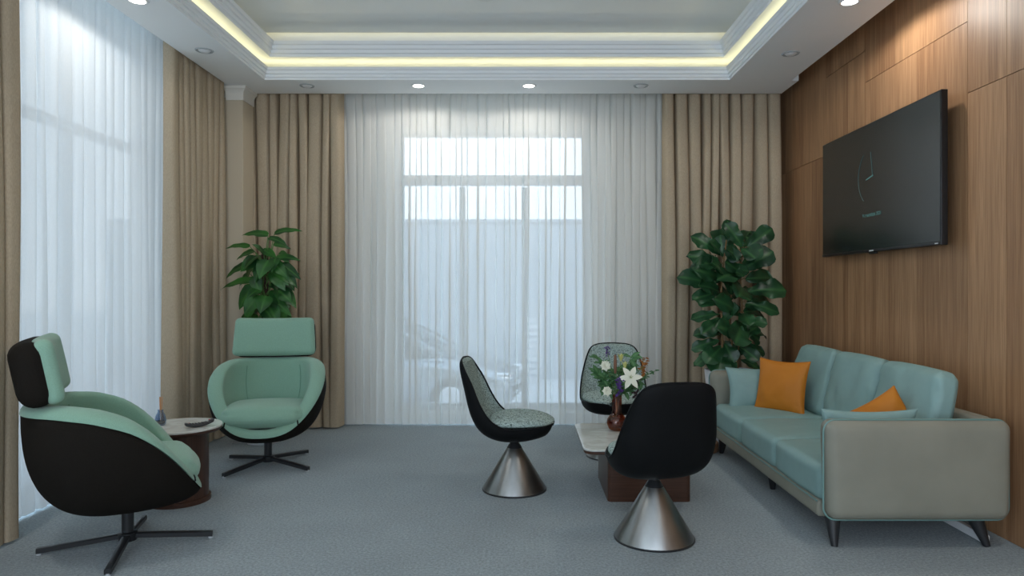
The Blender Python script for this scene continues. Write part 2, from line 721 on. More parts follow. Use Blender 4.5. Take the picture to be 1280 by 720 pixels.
def cr(rows, t):
    """Catmull-Rom over rows (tuples) with t in 0..1"""
    n = len(rows) - 1
    p = min(max(t, 0), 1) * n
    i = min(int(p), n - 1)
    u = p - i
    g = lambda k: rows[max(0, min(n, k))]
    a, b, c, d = g(i - 1), g(i), g(i + 1), g(i + 2)
    return [0.5 * (2 * b[k] + (c[k] - a[k]) * u + (2 * a[k] - 5 * b[k] + 4 * c[k] - d[k]) * u * u + (3 * b[k] - a[k] - 3 * c[k] + d[k]) * u ** 3)
            for k in range(len(b))]


# ------------------------------------------------------------------ room shell
struct(MB().box((X0 - 0.2, Y0 - 0.2, -0.1), (X1 + 0.2, Y1 + 0.15, 0)).build('floor', 'carpet', smooth=False))

WX0, WX1, WZ = -1.27, 0.66, 2.885        # back window opening
b = MB()
b.box((X0 - 0.2, Y1, 0), (WX0, Y1 + 0.3, 3.75)).box((WX1, Y1, 0), (X1 + 0.2, Y1 + 0.3, 3.75)).box((WX0, Y1, WZ), (WX1, Y1 + 0.3, 3.75))
b.box((WX0, Y1, 0), (WX1, Y1 + 0.3, 0.06))
struct(b.build('wall_back', 'wall_paint', smooth=False))
LW0, LW1, LWZ = -2.3, 5.75, 3.24        # left window opening (Y range), enlarged upward and behind the camera for light
b = MB()
b.box((X0 - 0.25, Y0 - 0.2, 0), (X0, LW0, 3.75)).box((X0 - 0.25, LW1, 0), (X0, Y1, 3.75)).box((X0 - 0.25, LW0, LWZ), (X0, LW1, 3.75))
struct(b.build('wall_left', 'wall_paint', smooth=False))
b = MB().box((X0 - 0.25, Y0 - 0.2, 0), (-2.8, Y0, 3.75)).box((2.3, Y0 - 0.2, 0), (X1 + 0.2, Y0, 3.75)).box((-2.8, Y0 - 0.2, 0), (2.3, Y0, 0.1)).box((-2.8, Y0 - 0.2, 3.05), (2.3, Y0, 3.75))
struct(b.build('wall_front', 'wall_paint', smooth=False))
b = MB().box((-2.8, Y0 - .12, .1), (2.3, Y0 - .05, .16)).box((-2.8, Y0 - .12, 2.99), (2.3, Y0 - .05, 3.05))
for x in (-2.8, -1.1, .57, 2.24):
    b.box((x, Y0 - .12, .1), (x + .06, Y0 - .05, 3.05))
struct(b.build('added_rear_window', 'window_frame', smooth=False))  # unseen bare window, added behind the camera to light the room

# wood panelled right wall: boards with thin open joints over a dark backing
mat('joint_dark', (0.03, 0.018, 0.01), 0.9)
struct(MB().box((X1 + 0.02, Y0, 0), (X1 + 0.2, Y1, 3.75)).build('wall_right', 'joint_dark', smooth=False))
b = MB()
cols = [(5.745, 6.95, [0, 2.40, 3.75]), (5.085, 5.745, [0, 3.04, 3.75]), (3.915, 5.085, [0, 2.805, 3.75]),
        (3.60, 3.915, [0, 2.40, 3.75]), (2.7, 3.60, [0, 2.40, 3.75]), (1.5, 2.7, [0, 2.8, 3.75]), (0.3, 1.5, [0, 2.4, 3.75]),
        (-1.0, 0.3, [0, 2.8, 3.75]), (-2.6, -1.0, [0, 2.4, 3.75])]
pid = 0
for (a, c, zs) in cols:
    for z0, z1 in zip(zs, zs[1:]):
        pid += 1
        b.box((X1, a + 0.0015, z0 + 0.002), (X1 + 0.02, c - 0.0015, z1 - 0.002), attr=pid * 0.37)
struct(b.build('wall_right_panelling', 'wall_wood', smooth=False, attr='panel'))

# ceiling with two-step lit coffer
cL, cR, cF, cB = -2.22, 1.773, -1.9, 5.98
prof = [(0, ZC), (0, ZC + .018), (.010, ZC + .022), (.010, ZC + .045), (.022, ZC + .049), (.022, ZC + .075), (.034, ZC + .080), (.040, ZC + .1),
        (.012, ZC + .1), (.012, 3.165), (-.27, 3.165), (-.27, 3.27), (.07, 3.27), (.07, 3.292), (.084, 3.298), (.084, 3.325), (.098, 3.331),
        (.098, 3.358), (.113, 3.364), (.12, 3.388), (.092, 3.388), (.092, 3.36), (-.12, 3.36), (-.12, 3.60), (-.05, 3.60), (-.05, 3.52)]
b = MB()


def rect(d, z):
    return [(cL + d, cF + d, z), (cR - d, cF + d, z), (cR - d, cB - d, z), (cL + d, cB - d, z)]


v, f = [], []
for d, z in prof:
    v += rect(d, z)
for i in range(len(prof) - 1):
    for k in range(4):
        l = (k + 1) % 4
        f.append((i * 4 + k, i * 4 + l, (i + 1) * 4 + l, (i + 1) * 4 + k))
n_ = len(v)
f.append((n_ - 4, n_ - 3, n_ - 2, n_ - 1))
b.add(v, f)
sL, sR, sB, sF = -2.605, 2.31, 6.40, Y0
b.add([(sL, sF, ZC), (sR, sF, ZC), (sR, sB, ZC), (sL, sB, ZC)] + rect(0, ZC),
      [(0, 1, 5, 4), (1, 2, 6, 5), (2, 3, 7, 6), (3, 0, 4, 7)])
b.add([(sL, sF, ZC), (sR, sF, ZC), (sR, sB, ZC), (sL, sB, ZC), (sL, sF, 3.32), (sR, sF, 3.32), (sR, sB, 3.32), (sL, sB, 3.32)],
      [(1, 2, 6, 5), (2, 3, 7, 6), (3, 0, 4, 7)])
b.box((sR, 6.0, ZC), (2.375, sB, 3.32))
b.add([(sL, sF, 3.32), (sR, sF, 3.32), (sR, sB, 3.32), (sL, sB, 3.32), (X0, Y0, 3.32), (X1, Y0, 3.32), (X1, Y1, 3.32), (X0, Y1, 3.32)],
      [(0, 1, 5, 4), (1, 2, 6, 5), (2, 3, 7, 6), (3, 0, 4, 7)])
b.box((X0 - 0.25, Y0 - 0.2, 3.75), (X1 + 0.2, Y1 + 0.3, 3.85))
struct(b.build('ceiling', 'ceiling_paint', smooth=False))

# LED strips of the two coves (real lamps hidden behind the mouldings)
LEDC = (1.0, 0.87, 0.47)
for (ins, z, tilt) in ((-.05, 3.175, 0), (-.055, 3.555, 1)):
    ly = cB - cF - 2 * ins
    lx = cR - cL - 2 * ins
    # tilt 0: up, tilt 1: outward to the cove wall
    r_l = (math.pi, 0, 0) if not tilt else (0, R(72), 0)
    r_r = (math.pi, 0, 0) if not tilt else (0, R(-72), 0)
    r_b = (math.pi, 0, 0) if not tilt else (R(72), 0, 0)
    w_ = 0.02
    sp = math.pi if not tilt else R(140)
    area('led_strip_lamp', (cL + ins, (cB + cF) / 2, z), r_l, w_, ly, LED_W * ly * (.24 if tilt else 1), LEDC, spread=sp)
    area('led_strip_lamp', (cR - ins, (cB + cF) / 2, z), r_r, w_, ly, LED_W * ly * (.24 if tilt else 1), LEDC, spread=sp)
    area('led_strip_lamp', ((cL + cR) / 2, cB - ins, z), r_b, lx, w_, LED_W * lx * (.24 if tilt else 1), LEDC, spread=sp)

# corner pilaster and its capital
struct(MB().box((-2.70, 6.18, 0), (-2.49, 6.42, 3.0)).build('trim_1', 'pilaster_paint', smooth=False, bevel=0.004))
b = MB()
prev = None
cap = [(0.0, 2.975), (0.008, 2.975), (0.008, 3.035), (0.012, 3.05), (0.022, 3.065), (0.035, 3.075), (0.04, 3.095)]
v, f = [], []
for d, z in cap:
    v += [(-2.63 - d, 6.18 - d, z), (-2.49 + d, 6.18 - d, z), (-2.49 + d, 6.42, z), (-2.63 - d, 6.42, z)]
for i in range(len(cap) - 1):
    for k in range(4):
        l = (k + 1) % 4
        f.append((i * 4 + k, i * 4 + l, (i + 1) * 4 + l, (i + 1) * 4 + k))
b.add(v, f)
struct(b.build('trim_2', 'capital_paint', smooth=False))

# back window
t = struct(bpy.data.objects.new('window_1', None))
C.objects.link(t)
t.location = (0, Y1 + 0.12, 0)
b = MB()
fw = 0.055
b.box((WX0, 0, 0.06), (WX0 + fw, 0.07, WZ)).box((WX1 - fw, 0, 0.06), (WX1, 0.07, WZ)).box((WX0, 0, WZ - .04), (WX1, 0.07, WZ))
b.box((WX0, 0, 0.06), (WX1, 0.07, 0.14)).box((WX0, -0.01, 2.355), (WX1, 0.08, 2.452))
for x in (-0.62, 0.012):
    b.box((x - .028, 0.0, 0.06), (x + .028, 0.07, 2.335))
b.build('window_frame', 'window_frame', t, smooth=False)
MB().box((WX0, 0.03, 0.1), (WX1, 0.036, WZ)).build('window_glass', 'window_glass', t, smooth=False)
# left window
t = struct(bpy.data.objects.new('window_2', None))
C.objects.link(t)
t.location = (X0 - 0.12, 0, 0)
b = MB()
b.box((-.07, LW0, LWZ - .05), (0, LW1, LWZ)).box((-.07, LW0, 0), (0, LW1, .07)).box((-.07, LW0, 2.39), (0.01, LW1, 2.45))
for y in (LW0 + .03, -1.2, 0, 1.2, 2.4, 3.6, 4.8, LW1 - .03):
    b.box((-.07, y - .03, 0), (0, y + .03, LWZ))
b.build('window_frame', 'window_frame', t, smooth=False)
MB().box((-.036, LW0, 0.03), (-.03, LW1, LWZ - .02)).build('window_glass', 'window_glass', t, smooth=False)

# ------------------------------------------------------------------ outdoors
struct(MB().box((-40, Y1 + 0.3, -0.75), (40, 60, -0.65)).box((-40, -30, -0.75), (X0 - 0.25, Y1 + 0.3, -0.65)).build('ground_outside', 'bright_paving', smooth=False))
b = MB().box((-9, 15, -0.65), (9, 15.3, 2.72)).box((-9, 14.95, 2.72), (9, 15.35, 2.8))
tag(b.build('garden_wall', 'outer_wall', smooth=False, bevel=0.02), 'grey boundary wall seen dimly through the sheer middle curtain beyond the car', 'wall')
b = MB()
for i in range(12):
    z = -0.55 + i * 0.115
    b.box((0.05, 12.3, z), (0.33, 12.34, z + 0.06))
for x in (0.05, 0.30):
    b.box((x, 12.34, -0.65), (x + 0.03, 12.38, 0.82))
tag(b.build('slatted_panel', 'slat_white', smooth=False), 'small white slatted outdoor panel seen through the sheer curtain beside the car', 'louvre')


def make_car():
    t = thing('parked_car', 'grey parked car with bright edges showing faintly through the sheer curtain', 'car', (-0.1, 11.0, -0.65), R(-8))
    # x: 0 front .. -4.4 rear ; stations (x, ztop, zbottom, halfwidth)
    body = [(0.02, .55, .30, .62), (-.04, .66, .22, .76), (-.25, .74, .18, .84), (-.7, .86, .17, .88), (-1.2, .93, .17, .9), (-2.2, .95, .17, .9),
            (-3.3, .97, .17, .9), (-4.0, .98, .19, .87), (-4.3, .92, .25, .80), (-4.4, .75, .32, .66)]

    def bf(u, w):
        x, zt, zb, hw = cr(body, u)
        a = 2 * math.pi * w
        c, s_ = math.cos(a), math.sin(a)
        e = 0.42
        return (x, hw * math.copysign(abs(c) ** e, c), (zt + zb) / 2 + (zt - zb) / 2 * math.copysign(abs(s_) ** e, s_))
    MB().grid(bf, 40, 32, cv=True).build('body', 'car_paint', t)
    cab = [(-1.05, .90, .9, .70), (-1.5, 1.18, .9, .72), (-1.95, 1.42, .9, .68), (-2.6, 1.47, .9, .66), (-3.3, 1.42, .9, .66), (-3.9, 1.15, .9, .68), (-4.15, .93, .9, .70)]

    def cf(u, w):
        x, zt, zb, hw = cr(cab, u)
        a = math.pi * w
        c, s_ = math.cos(a), math.sin(a)
        return (x, hw * math.copysign(abs(c) ** .5, c) * (1 - .12 * s_), .85 + (zt - .85) * abs(s_) ** .5)
    MB().grid(cf, 30, 20).build('cabin_glass', 'car_glass', t)
    b = MB()
    for sg in (-1, 1):
        b.tube([(-1.0, sg * .74, .93), (-1.5, sg * .70, 1.2), (-1.95, sg * .62, 1.43), (-2.6, sg * .6, 1.485), (-3.3, sg * .6, 1.44), (-3.95, sg * .66, 1.15), (-4.2, sg * .72, .95)], .035)
    b.box((-3.3, -.6, 1.45), (-2.0, .6, 1.475))
    b.build('roof_rails', 'car_paint', t)
    b = MB()
    b.tube([(-.02, -.5, .50), (.04, 0, .50), (-.02, .5, .50)], .03)
    b.tube([(-.02, -.5, .36), (.04, 0, .36), (-.02, .5, .36)], .02)
    b.build('grille', 'chrome', t)
    for sg in (-1, 1):
        MB().rbox((-.12, sg * .62, .64), (.28, .26, .13), .05, 4).build('headlight', 'chrome', t)
    for x in (-.85, -3.5):
        for sg in (-1, 1):
            T = Matrix.Translation((x, sg * .80, .33)) @ Matrix.Rotation(math.pi / 2, 4, 'X')
            w = MB().lathe([(.18, -.1), (.31, -.1), (.33, -.06), (.33, .06), (.31, .1), (.18, .1)], 28, T).build('wheel', 'tyre', t)
            MB().lathe([(.0, -.105), (.17, -.108), (.19, -.09), (.19, .09), (.17, .108), (0, .105)], 20, T).build('rim', 'chrome', w)
    return t


make_car()


# ------------------------------------------------------------------ curtains
def curtain(name, p0, p1, z0, z1, folds, amp, over, seed, m, label, cat='curtain', group=None, nz=14, flare=0.25, per=16):
    """p0->p1 path in plan; omega shaped folds"""
    rnd = random.Random(seed)
    p0, p1 = Vector((*p0, 0)), Vector((*p1, 0))
    d = (p1 - p0)
    Lg = d.length
    d.normalize()
    nrm = Vector((-d.y, d.x, 0))
    # irregular fold widths
    ws = [rnd.uniform(0.65, 1.35) for _ in range(folds)]
    tot = sum(ws)
    cum = [0]
    for w in ws:
        cum.append(cum[-1] + w / tot)
    am = [rnd.uniform(0.6, 1.15) for _ in range(folds)]
    ph = [rnd.uniform(-1, 1) for _ in range(folds)]
    ov = [rnd.uniform(0.75, 1.2) for _ in range(folds)]

    def fn(u, w):
        k = min(int(u * folds), folds - 1)
        t = u * folds - k
        z = z1 + (z0 - z1) * w
        wd = (cum[k + 1] - cum[k]) * Lg
        s_ = cum[k] * Lg + wd * t
        grow = 0.85 + flare * w + 0.12 * math.sin(w * 5 + ph[k] * 3)
        # smooth amplitude between folds
        A = am[k] * (1 - t) + am[(k + 1) % folds] * t
        y = amp * A * grow * (2 * ((1 + math.cos(2 * math.pi * t)) / 2) ** 2.2 - 1)
        x = s_ - over * .36 * wd * ov[k] * grow * math.sin(2 * math.pi * t) + 0.015 * ph[k] * math.sin(math.pi * t) * w
        x += 0.012 * math.sin(w * 6 + ph[k] * 6) * math.sin(math.pi * t)
        q = p0 + d * x + nrm * y
        return (q.x, q.y, z)
    o = MB().grid(fn, folds * per, nz).build(name, m, angle=180)
    return tag(o, label, cat, group)


curtain('drapery_panel', (-2.66, 3.63), (-2.66, 2.75), 0.015, 3.26, 7, -.06, .62, 3, 'drape',
        'beige drape at the left edge of the room, beside the tall mint armchair')
curtain('drapery_panel', (-2.665, 6.12), (-2.685, 5.27), 0.015, 3.26, 9, -.055, .62, 5, 'drape',
        'beige drape hanging on the window wall side, left of the corner pilaster')
curtain('drapery_panel', (-2.57, 6.51), (-1.69, 6.51), 0.015, 3.26, 9, .085, .62, 8, 'drape',
        'beige drape behind the leafy climbing plant, right of the corner pilaster')
curtain('drapery_panel', (1.31, 6.51), (2.40, 6.51), 0.015, 3.26, 10, .085, .62, 12, 'drape',
        'beige drape behind the broad-leaved fig, beside the wood wall')
curtain('sheer_curtain', (-1.74, 6.65), (1.36, 6.65), 0.012, 3.27, 44, .036, .85, 21, 'sheer',
        'white sheer curtain across the middle window with its frame showing through', per=14, nz=10)
curtain('sheer_curtain', (-2.84, 5.95), (-2.84, -0.4), 0.012, 3.27, 60, -.015, .3, 22, 'side_sheer',
        'bright white sheer curtain along the side window behind the mint armchair', per=12, nz=8)


# ------------------------------------------------------------------ downlights and ceiling fixtures
def downlight(x, y, lit, label, lamp=True):
    t = thing('downlight', label, 'ceiling light', (x, y, ZC), 0, 'lit recessed downlights' if lit else 'switched-off recessed downlights')
    MB().lathe([(.046, 0.012), (.047, -.004), (.053, -.007), (.062, -.006), (.067, 0), (.067, .003)], 32, cap=False).build('trim_ring', 'grey_plastic' if not lit else 'white_plastic', t)
    if lit:
        MB().lathe([(0, -.004), (.047, -.004)], 28, cap=False).build('lens', 'lamp_lens', t)
        l = bpy.data.lights.new('downlight_lamp', 'SPOT')
        l.energy = SPOT_W * (.35 if x < -2 else (1.2 if x > 2 else .5))
        l.spot_size = R(176)
        l.spot_blend = 0.25
        l.shadow_soft_size = 0.05
        l.color = (1.0, 0.96, 0.90)
        o = bpy.data.objects.new('downlight_lamp', l)
        o.location = (0, 0, -0.02)
        o.parent = t
        C.objects.link(o)
    else:
        MB().lathe([(0, -.016), (.026, -.015), (.038, -.008), (.047, .002)], 28, cap=False).build('lens', 'lamp_off', t)
    return t


downlight(-.926, 6.15, True, 'glowing recessed downlight in front of the sheer curtain, beside an unlit one')
downlight(.05, 6.15, True, 'glowing recessed downlight over the middle of the window, above the lone side-on chair')
downlight(-1.91, 6.15, False, 'unlit recessed downlight over the beige drape next to the pilaster')
downlight(1.04, 6.15, False, 'unlit recessed downlight over the sheer curtain end near the fig')
downlight(-2.4, 5.24, False, 'unlit recessed downlight above the side drape, at the left soffit')
downlight(-2.4, 4.33, True, 'glowing recessed downlight at the top edge above the side sheer curtain')
downlight(2.04, 5.31, False, 'unlit recessed downlight in the soffit above the wood wall')
downlight(2.04, 4.35, True, 'glowing recessed downlight at the top edge near the wood wall')
for (x, y) in ((-2.4, 2.4), (2.04, 2.2), (-2.4, .4), (2.04, .2)):
    l = bpy.data.lights.new('rear_downlight_lamp', 'SPOT')
    l.energy = SPOT_W * 1.5
    l.spot_size = R(125)
    l.spot_blend = 0.9
    l.shadow_soft_size = 0.05
    l.color = (1.0, 0.96, 0.90)
    o = bpy.data.objects.new('rear_downlight_lamp', l)
    o.location = (x, y, ZC - .02)
    C.objects.link(o)
t = thing('smoke_detector', 'round white detector on the upper ceiling at the top edge of the photo', 'smoke detector', (-.285, 5.24, 3.52))
MB().lathe([(.075, 0), (.075, -.02), (.06, -.035), (.0, -.038)], 32).build('housing', 'white_plastic', t)
MB().lathe([(.085, 0), (.085, -.006), (.075, -.008)], 32).build('base_ring', 'grey_plastic', t)

# ------------------------------------------------------------------ lounge armchair (faces +X locally)
PA, PB, PX = 0.388, 0.415, -0.052
RIM = [(-.46, .745), (-.3, .75), (-.14, .735), (-.02, .70), (.07, .65), (.14, .59), (.21, .505), (.27, .41), (.31, .33), (.335, .287)]


def plan(th, sc=0.0):
    c, s_ = -math.cos(th), math.sin(th)
    e = 2 / 2.35
    return PX + (PA - sc) * math.copysign(abs(c) ** e, c), (PB - sc) * math.copysign(abs(s_) ** e, s_)


def rimz(th):
    return lerp_tab(RIM, plan(th)[0])


def sfrac(w):
    return (1 - (1 - w) ** 2.6) ** (1 / 3)


def smooth_rim(th):
    # light smoothing of the table
    return sum(rimz(th + k * .05) for k in (-2, -1, 0, 1, 2)) / 5


ZB = 0.198


def bowl(th, w, sc, zb, lean=True):
    x, y = plan(th, sc)
    s_ = sfrac(w)
    zr = smooth_rim(th)
    z = zb + (zr - zb) * w
    # the tub narrows a little towards the top rim at the back
    nar = 1 - 0.10 * max(0, (z - .5) / .26) ** 2
    return Vector((PX + .02 * (1 - s_) + (x - PX) * s_, y * s_ * nar, z))


def make_lounge():
    t = thing('lounge_armchair', 'mint green swivel armchair in side view with dark brown outer shell and headrest', 'armchair', (0, 0, 0))
    NU = 72
    # dark outer shell with turned-in edge
    def outer(u, w):
        th = 2 * math.pi * u
        if w <= .86:
            return bowl(th, (.955 - .20 * ((1 - math.cos(th)) / 2) ** 2.2) * (w / .86) ** 2.4, 0, ZB)
        k = (w - .86) / .14
        return bowl(th, .955 - .20 * ((1 - math.cos(th)) / 2) ** 2.2 - .05 * k, .016, ZB)
    MB().grid(outer, NU, 34, cu=True).build('outer_shell', 'dark_fabric', t, angle=75)
    # mint padding
    def pad(u, w):
        th = 2 * math.pi * u
        fr = (1 - math.cos(th)) / 2
        a = -.004
        bk = (.12 + .02 * math.sin(th) ** 2) * (1 - fr) + .075 * fr       # thickness
        if w < .3:                             # rolled edge
            k = w / .3
            p = bowl(th, .95 - .20 * fr ** 2.2, a, ZB)
            q = bowl(th, .97, bk, ZB)
            mid = p.lerp(q, (1 - math.cos(math.pi * k)) / 2)
            return mid + Vector((0, 0, .040 * math.sin(math.pi * k) ** .8))
        k = (w - .3) / .7
        ww = .97 * (1 - k) ** 1.7
        zb = .27
        x, y = plan(th, bk)
        s_ = sfrac(max(ww, 0))
        zr = smooth_rim(th)
        z = zb + (ZB + (zr - ZB) * .97 - zb) * (ww / .97)
        nar = 1 - 0.10 * max(0, (z - .5) / .26) ** 2
        return Vector((PX + (x - PX) * s_, y * s_ * nar, z))
    inner = MB().grid(pad, NU, 34, cu=True).build('inner_padding', 'mint_fabric', t, angle=180)
    # stitched seams inside the back
    for sg in (-1, 1):
        pts = []
        for k in range(12):
            w = .32 + .5 * k / 11
            pts.append(pad((sg * .115) % 1, w) + Vector((.004, 0, 0)))
        MB().tube(pts, .0025, 5).build('seam', 'mint_fabric_dark', inner)
    # seat cushion
    def cf(p, q):
        ex = 1 - .12 * abs(q.y) ** 2 * (1 if q.x > 0 else .4)
        x = p.x * ex
        y = p.y * (1 - .16 * abs(q.x) ** 3)
        z = p.z * (1 - .25 * max(abs(q.x), abs(q.y)) ** 4) + .025 * (1 - q.x ** 2) * (1 - q.y ** 2) * (1 if p.z > 0 else 0)
        return (x, y, z)
    MB().rbox((.055, 0, .39), (.55, .63, .15), .075, 10, cf).build('seat_cushion', 'mint_fabric', t, angle=180)
    # front piping: black end straps, and contact shadow modelled as a black line
    pts = [pad(.41, k / 10 * .33) + Vector((0, 0, .001)) for k in range(10)] + [pad(.41 + k * .18 / 24, .33) + Vector((0, 0, .004)) for k in range(25)] + [pad(.59, (10 - k) / 10 * .33) + Vector((0, 0, .001)) for k in range(1, 11)]
    MB().tube(pts, .005, 6).build('strap_shadow_line', 'black_leather', t)
    # headrest: dark back shell with mint front pillow, curved round the head
    T = Matrix.Translation((-.39, 0, .91)) @ Matrix.Rotation(R(-11), 4, 'Y')

    def hb(p, q):
        return (p.x + .42 * p.y ** 2 - .03 * q.z ** 2 * 0, p.y * (1 - .03 * q.z), p.z)
    hs = MB().rbox((-.01, 0, 0), (.145, .605, .298), .068, 8, hb, T).build('headrest_shell', 'dark_fabric', t, angle=180)

    def hf(p, q):
        return (p.x + .42 * p.y ** 2 + (.012 * (1 - q.y ** 2) * (1 - q.z ** 2) if p.x > 0 else 0), p.y * (1 - .03 * q.z), p.z)
    MB().rbox((.048, 0, .003), (.080, .602, .297), .039, 8, hf, T).build('headrest_cushion', 'mint_fabric', t, angle=180)
    MB().box((-.40, -.12, .73), (-.36, .12, .79)).build('headrest_bracket', 'black_metal', t)
    # swivel base
    MB().lathe([(.028, .05), (.028, .185), (.022, .19), (.022, .205)], 24).build('column', 'black_metal', t)
    MB().lathe([(.016, .17), (.016, .205)], 16).build('gas_spring', 'steel', t)
    MB().lathe([(.06, .20), (.13, .206), (.10, .225)], 24).build('mount_plate', 'black_metal', t)
    MB().lathe([(.04, .03), (.045, .05), (.045, .07), (.03, .075)], 24).build('hub', 'black_metal', t)
    for k in range(4):
        a = R(90 * k)
        v, f = [], []
        d, n = Vector((math.cos(a), math.sin(a), 0)), Vector((-math.sin(a), math.cos(a), 0))
        for i in range(9):
            r = .02 + .375 * i / 8
            hw = .019 - .004 * i / 8
            zt = .068 - .034 * (i / 8)
            zb2 = .045 - .036 * (i / 8)
            for (sw, zz) in ((-1, zb2), (-1, zt - .004), (-.7, zt), (.7, zt), (1, zt - .004), (1, zb2)):
                v.append(d * r + n * hw * sw + Vector((0, 0, zz)))
        for i in range(8):
            for j in range(6):
                l = (j + 1) % 6
                f.append((i * 6 + j, (i + 1) * 6 + j, (i + 1) * 6 + l, i * 6 + l))
        f += [tuple(reversed(range(6))), tuple(range(48, 54))]
        lg = MB().add(v, f).build('leg', 'black_metal', t)
        e = d * .385
        MB().lathe([(.012, 0), (.012, .012)], 12, Matrix.Translation(e)).build('foot_pad', 'grey_plastic', lg)
    return t


lounge = make_lounge()
lounge.location = (-2.0, 3.52, 0)
lounge.rotation_euler = (0, 0, R(31))
for ch in lounge.children:
    if ch.name.startswith('leg'):
        ch.rotation_euler = (0, 0, R(-13))
l2 = dup(lounge, (-1.88, 5.13, 0), R(-79), 'mint green swivel armchair facing forward in front of the climbing plant')
MB().rbox((.06, -.16, .186), (.016, .16, .008), .003, 2).build('lever', 'steel', l2)
for ch in l2.children:       # the swivel seat is turned on its base
    if ch.name.startswith('leg'):
        ch.rotation_euler = (0, 0, R(52))


# ------------------------------------------------------------------ cone-base swivel chair
SH = [(.250, .425, .254, .437, .03), (.232, .388, .236, .440, .12), (.190, .357, .192, .438, .185), (.073, .329, .08, .434, .235),
      (-.054, .326, -.02, .434, .252), (-.152, .352, -.085, .460, .258), (-.224, .407, -.14, .510, .258), (-.275, .506, -.19, .590, .250),
      (-.312, .65, -.24, .70, .226), (-.335, .75, -.277, .765, .206), (-.343, .80, -.300, .806, .187), (-.344, .83, -.316, .833, .155), (-.340, .846, -.328, .847, .105), (-.337, .852, -.333, .852, .03)]


def make_cone_chair():
    t = thing('swivel_chair', 'black cone-base swivel chair seen side-on, standing alone left of the marble coffee table', 'chair', (0, 0, 0))

    def outer(u, w):
        ox, oz, rx, rz, wd = cr(SH, u)
        a = (w * 2 - 1) * math.pi / 2
        k = 1 - math.cos(a)
        k = k ** 1.25
        return (ox + (rx - ox) * k, wd * math.copysign(abs(math.sin(a)) ** .82, a), oz + (rz - oz) * k)

    def inner(u, w):
        ox, oz, rx, rz, wd = cr(SH, u)
        a_, b_ = cr(SH, max(0, u - .02)), cr(SH, min(1, u + .02))
        d = Vector((b_[0] - a_[0], 0, b_[1] - a_[1])).normalized()
        n = Vector((d.z, 0, -d.x))           # towards the sitter
        edge = min(1, min(u, 1 - u) / .07)
        th = .045 * edge
        a = (w * 2 - 1) * math.pi / 2
        k = (1 - math.cos(a)) ** 1.6
        ix, iz = ox + n.x * th, oz + n.z * th
        return (ix + (rx - ix) * k, (wd - .001) * math.copysign(abs(math.sin(a)) ** .9, a), iz + (rz - iz) * k)
    MB().grid(outer, 60, 32).build('outer_shell', 'black_leather', t, angle=180)
    MB().grid(inner, 60, 32).build('inner_upholstery', 'tweed', t, angle=180)
    rim = [Vector(outer(u / 60, 0)) for u in range(61)] + [Vector(outer(1, w / 12)) for w in range(1, 12)] + [Vector(outer(1 - u / 60, 1)) for u in range(61)] + [Vector(outer(0, 1 - w / 12)) for w in range(1, 12)]
    MB().tube(rim, .006, 6, closed=True).build('edge_piping', 'black_leather', t)

    # seat pad
    def half(x):
        return lerp_tab([(-.16, .195), (-.09, .232), (.0, .240), (.08, .228), (.16, .195), (.21, .155), (.24, .105), (.258, .04)], x)

    def sp(u, w):
        x = -.15 + .408 * (1 - math.cos(math.pi * u)) / 2
        a = math.pi * 2 * w
        h = half(x) * (.25 + .75 * min(1, math.sin(math.pi * u) * 2.2) if u < .5 else 1) * (1 if u < .97 else .7)
        e = .75
        c, s_ = math.cos(a), math.sin(a)
        zc = .450
        dome = .050 * (1 - abs((x - .03) / .235) ** 2.6) + .004
        zz = zc + (dome if s_ > 0 else .02) * math.copysign(abs(s_) ** e, s_)
        return (x, h * math.copysign(abs(c) ** .8, c), zz)
    MB().grid(sp, 30, 28, cv=True).build('seat_pad', 'tweed', t, angle=180)
    MB().lathe([(.205, 0), (.207, .004), (.205, .012), (.036, .292), (.030, .30), (0, .30)], 64, cap=False).build('cone_pedestal', 'cone_steel', t)
    MB().lathe([(.200, .0005), (.2095, .001), (.2095, .008), (.203, .012)], 48, cap=False).build('base_rim', 'black_metal', t)
    MB().lathe([(.049, .272), (.030, .302), (.026, .305), (.026, .335), (.06, .345)], 24, cap=False).build('collar', 'black_metal', t)
    return t


cc = make_cone_chair()
cc.location = (-.057, 4.52, 0)
cc.rotation_euler = (0, 0, R(-6))
dup(cc, (.683, 3.634, 0), R(101), 'black swivel chair seen from behind on a pale cone pedestal, nearest of the three')
dup(cc, (.70, 5.42, 0), R(-97), 'tweed-upholstered swivel chair facing forward behind the flower vase, at the sheer curtain')


# ------------------------------------------------------------------ tables
def rrect(x0, x1, y0, y1, r, n=8):
    pts = []
    for (cx_, cy_, a0) in ((x1 - r, y1 - r, 0), (x0 + r, y1 - r, 90), (x0 + r, y0 + r, 180), (x1 - r, y0 + r, 270)):
        for k in range(n + 1):
            a = R(a0 + 90 * k / n)
            pts.append((cx_ + r * math.cos(a), cy_ + r * math.sin(a)))
    return pts


TX0, TX1, TY0, TY1, TZ = .36, 1.075, 4.11, 4.93, .35
tc_ = ((TX0 + TX1) / 2, (TY0 + TY1) / 2)
t = thing('coffee_table', 'low coffee table with marble top and dark walnut block base between the swivel chairs', 'coffee table', (*tc_, 0))
hx, hy = (TX1 - TX0) / 2, (TY1 - TY0) / 2
MB().poly(rrect(-hx, hx, -hy, hy, .07), TZ - .014, TZ).build('marble_top', 'marble', t, bevel=.004)
MB().poly(rrect(-hx + .004, hx - .004, -hy + .004, hy - .004, .068), TZ - .032, TZ - .0145).build('wood_edge', 'walnut', t, bevel=.004)
MB().poly(rrect(.517 - tc_[0], 1.024 - tc_[0], 4.244 - tc_[1], 4.83 - tc_[1], .03), 0, TZ - .0325).build('block_base', 'walnut', t)

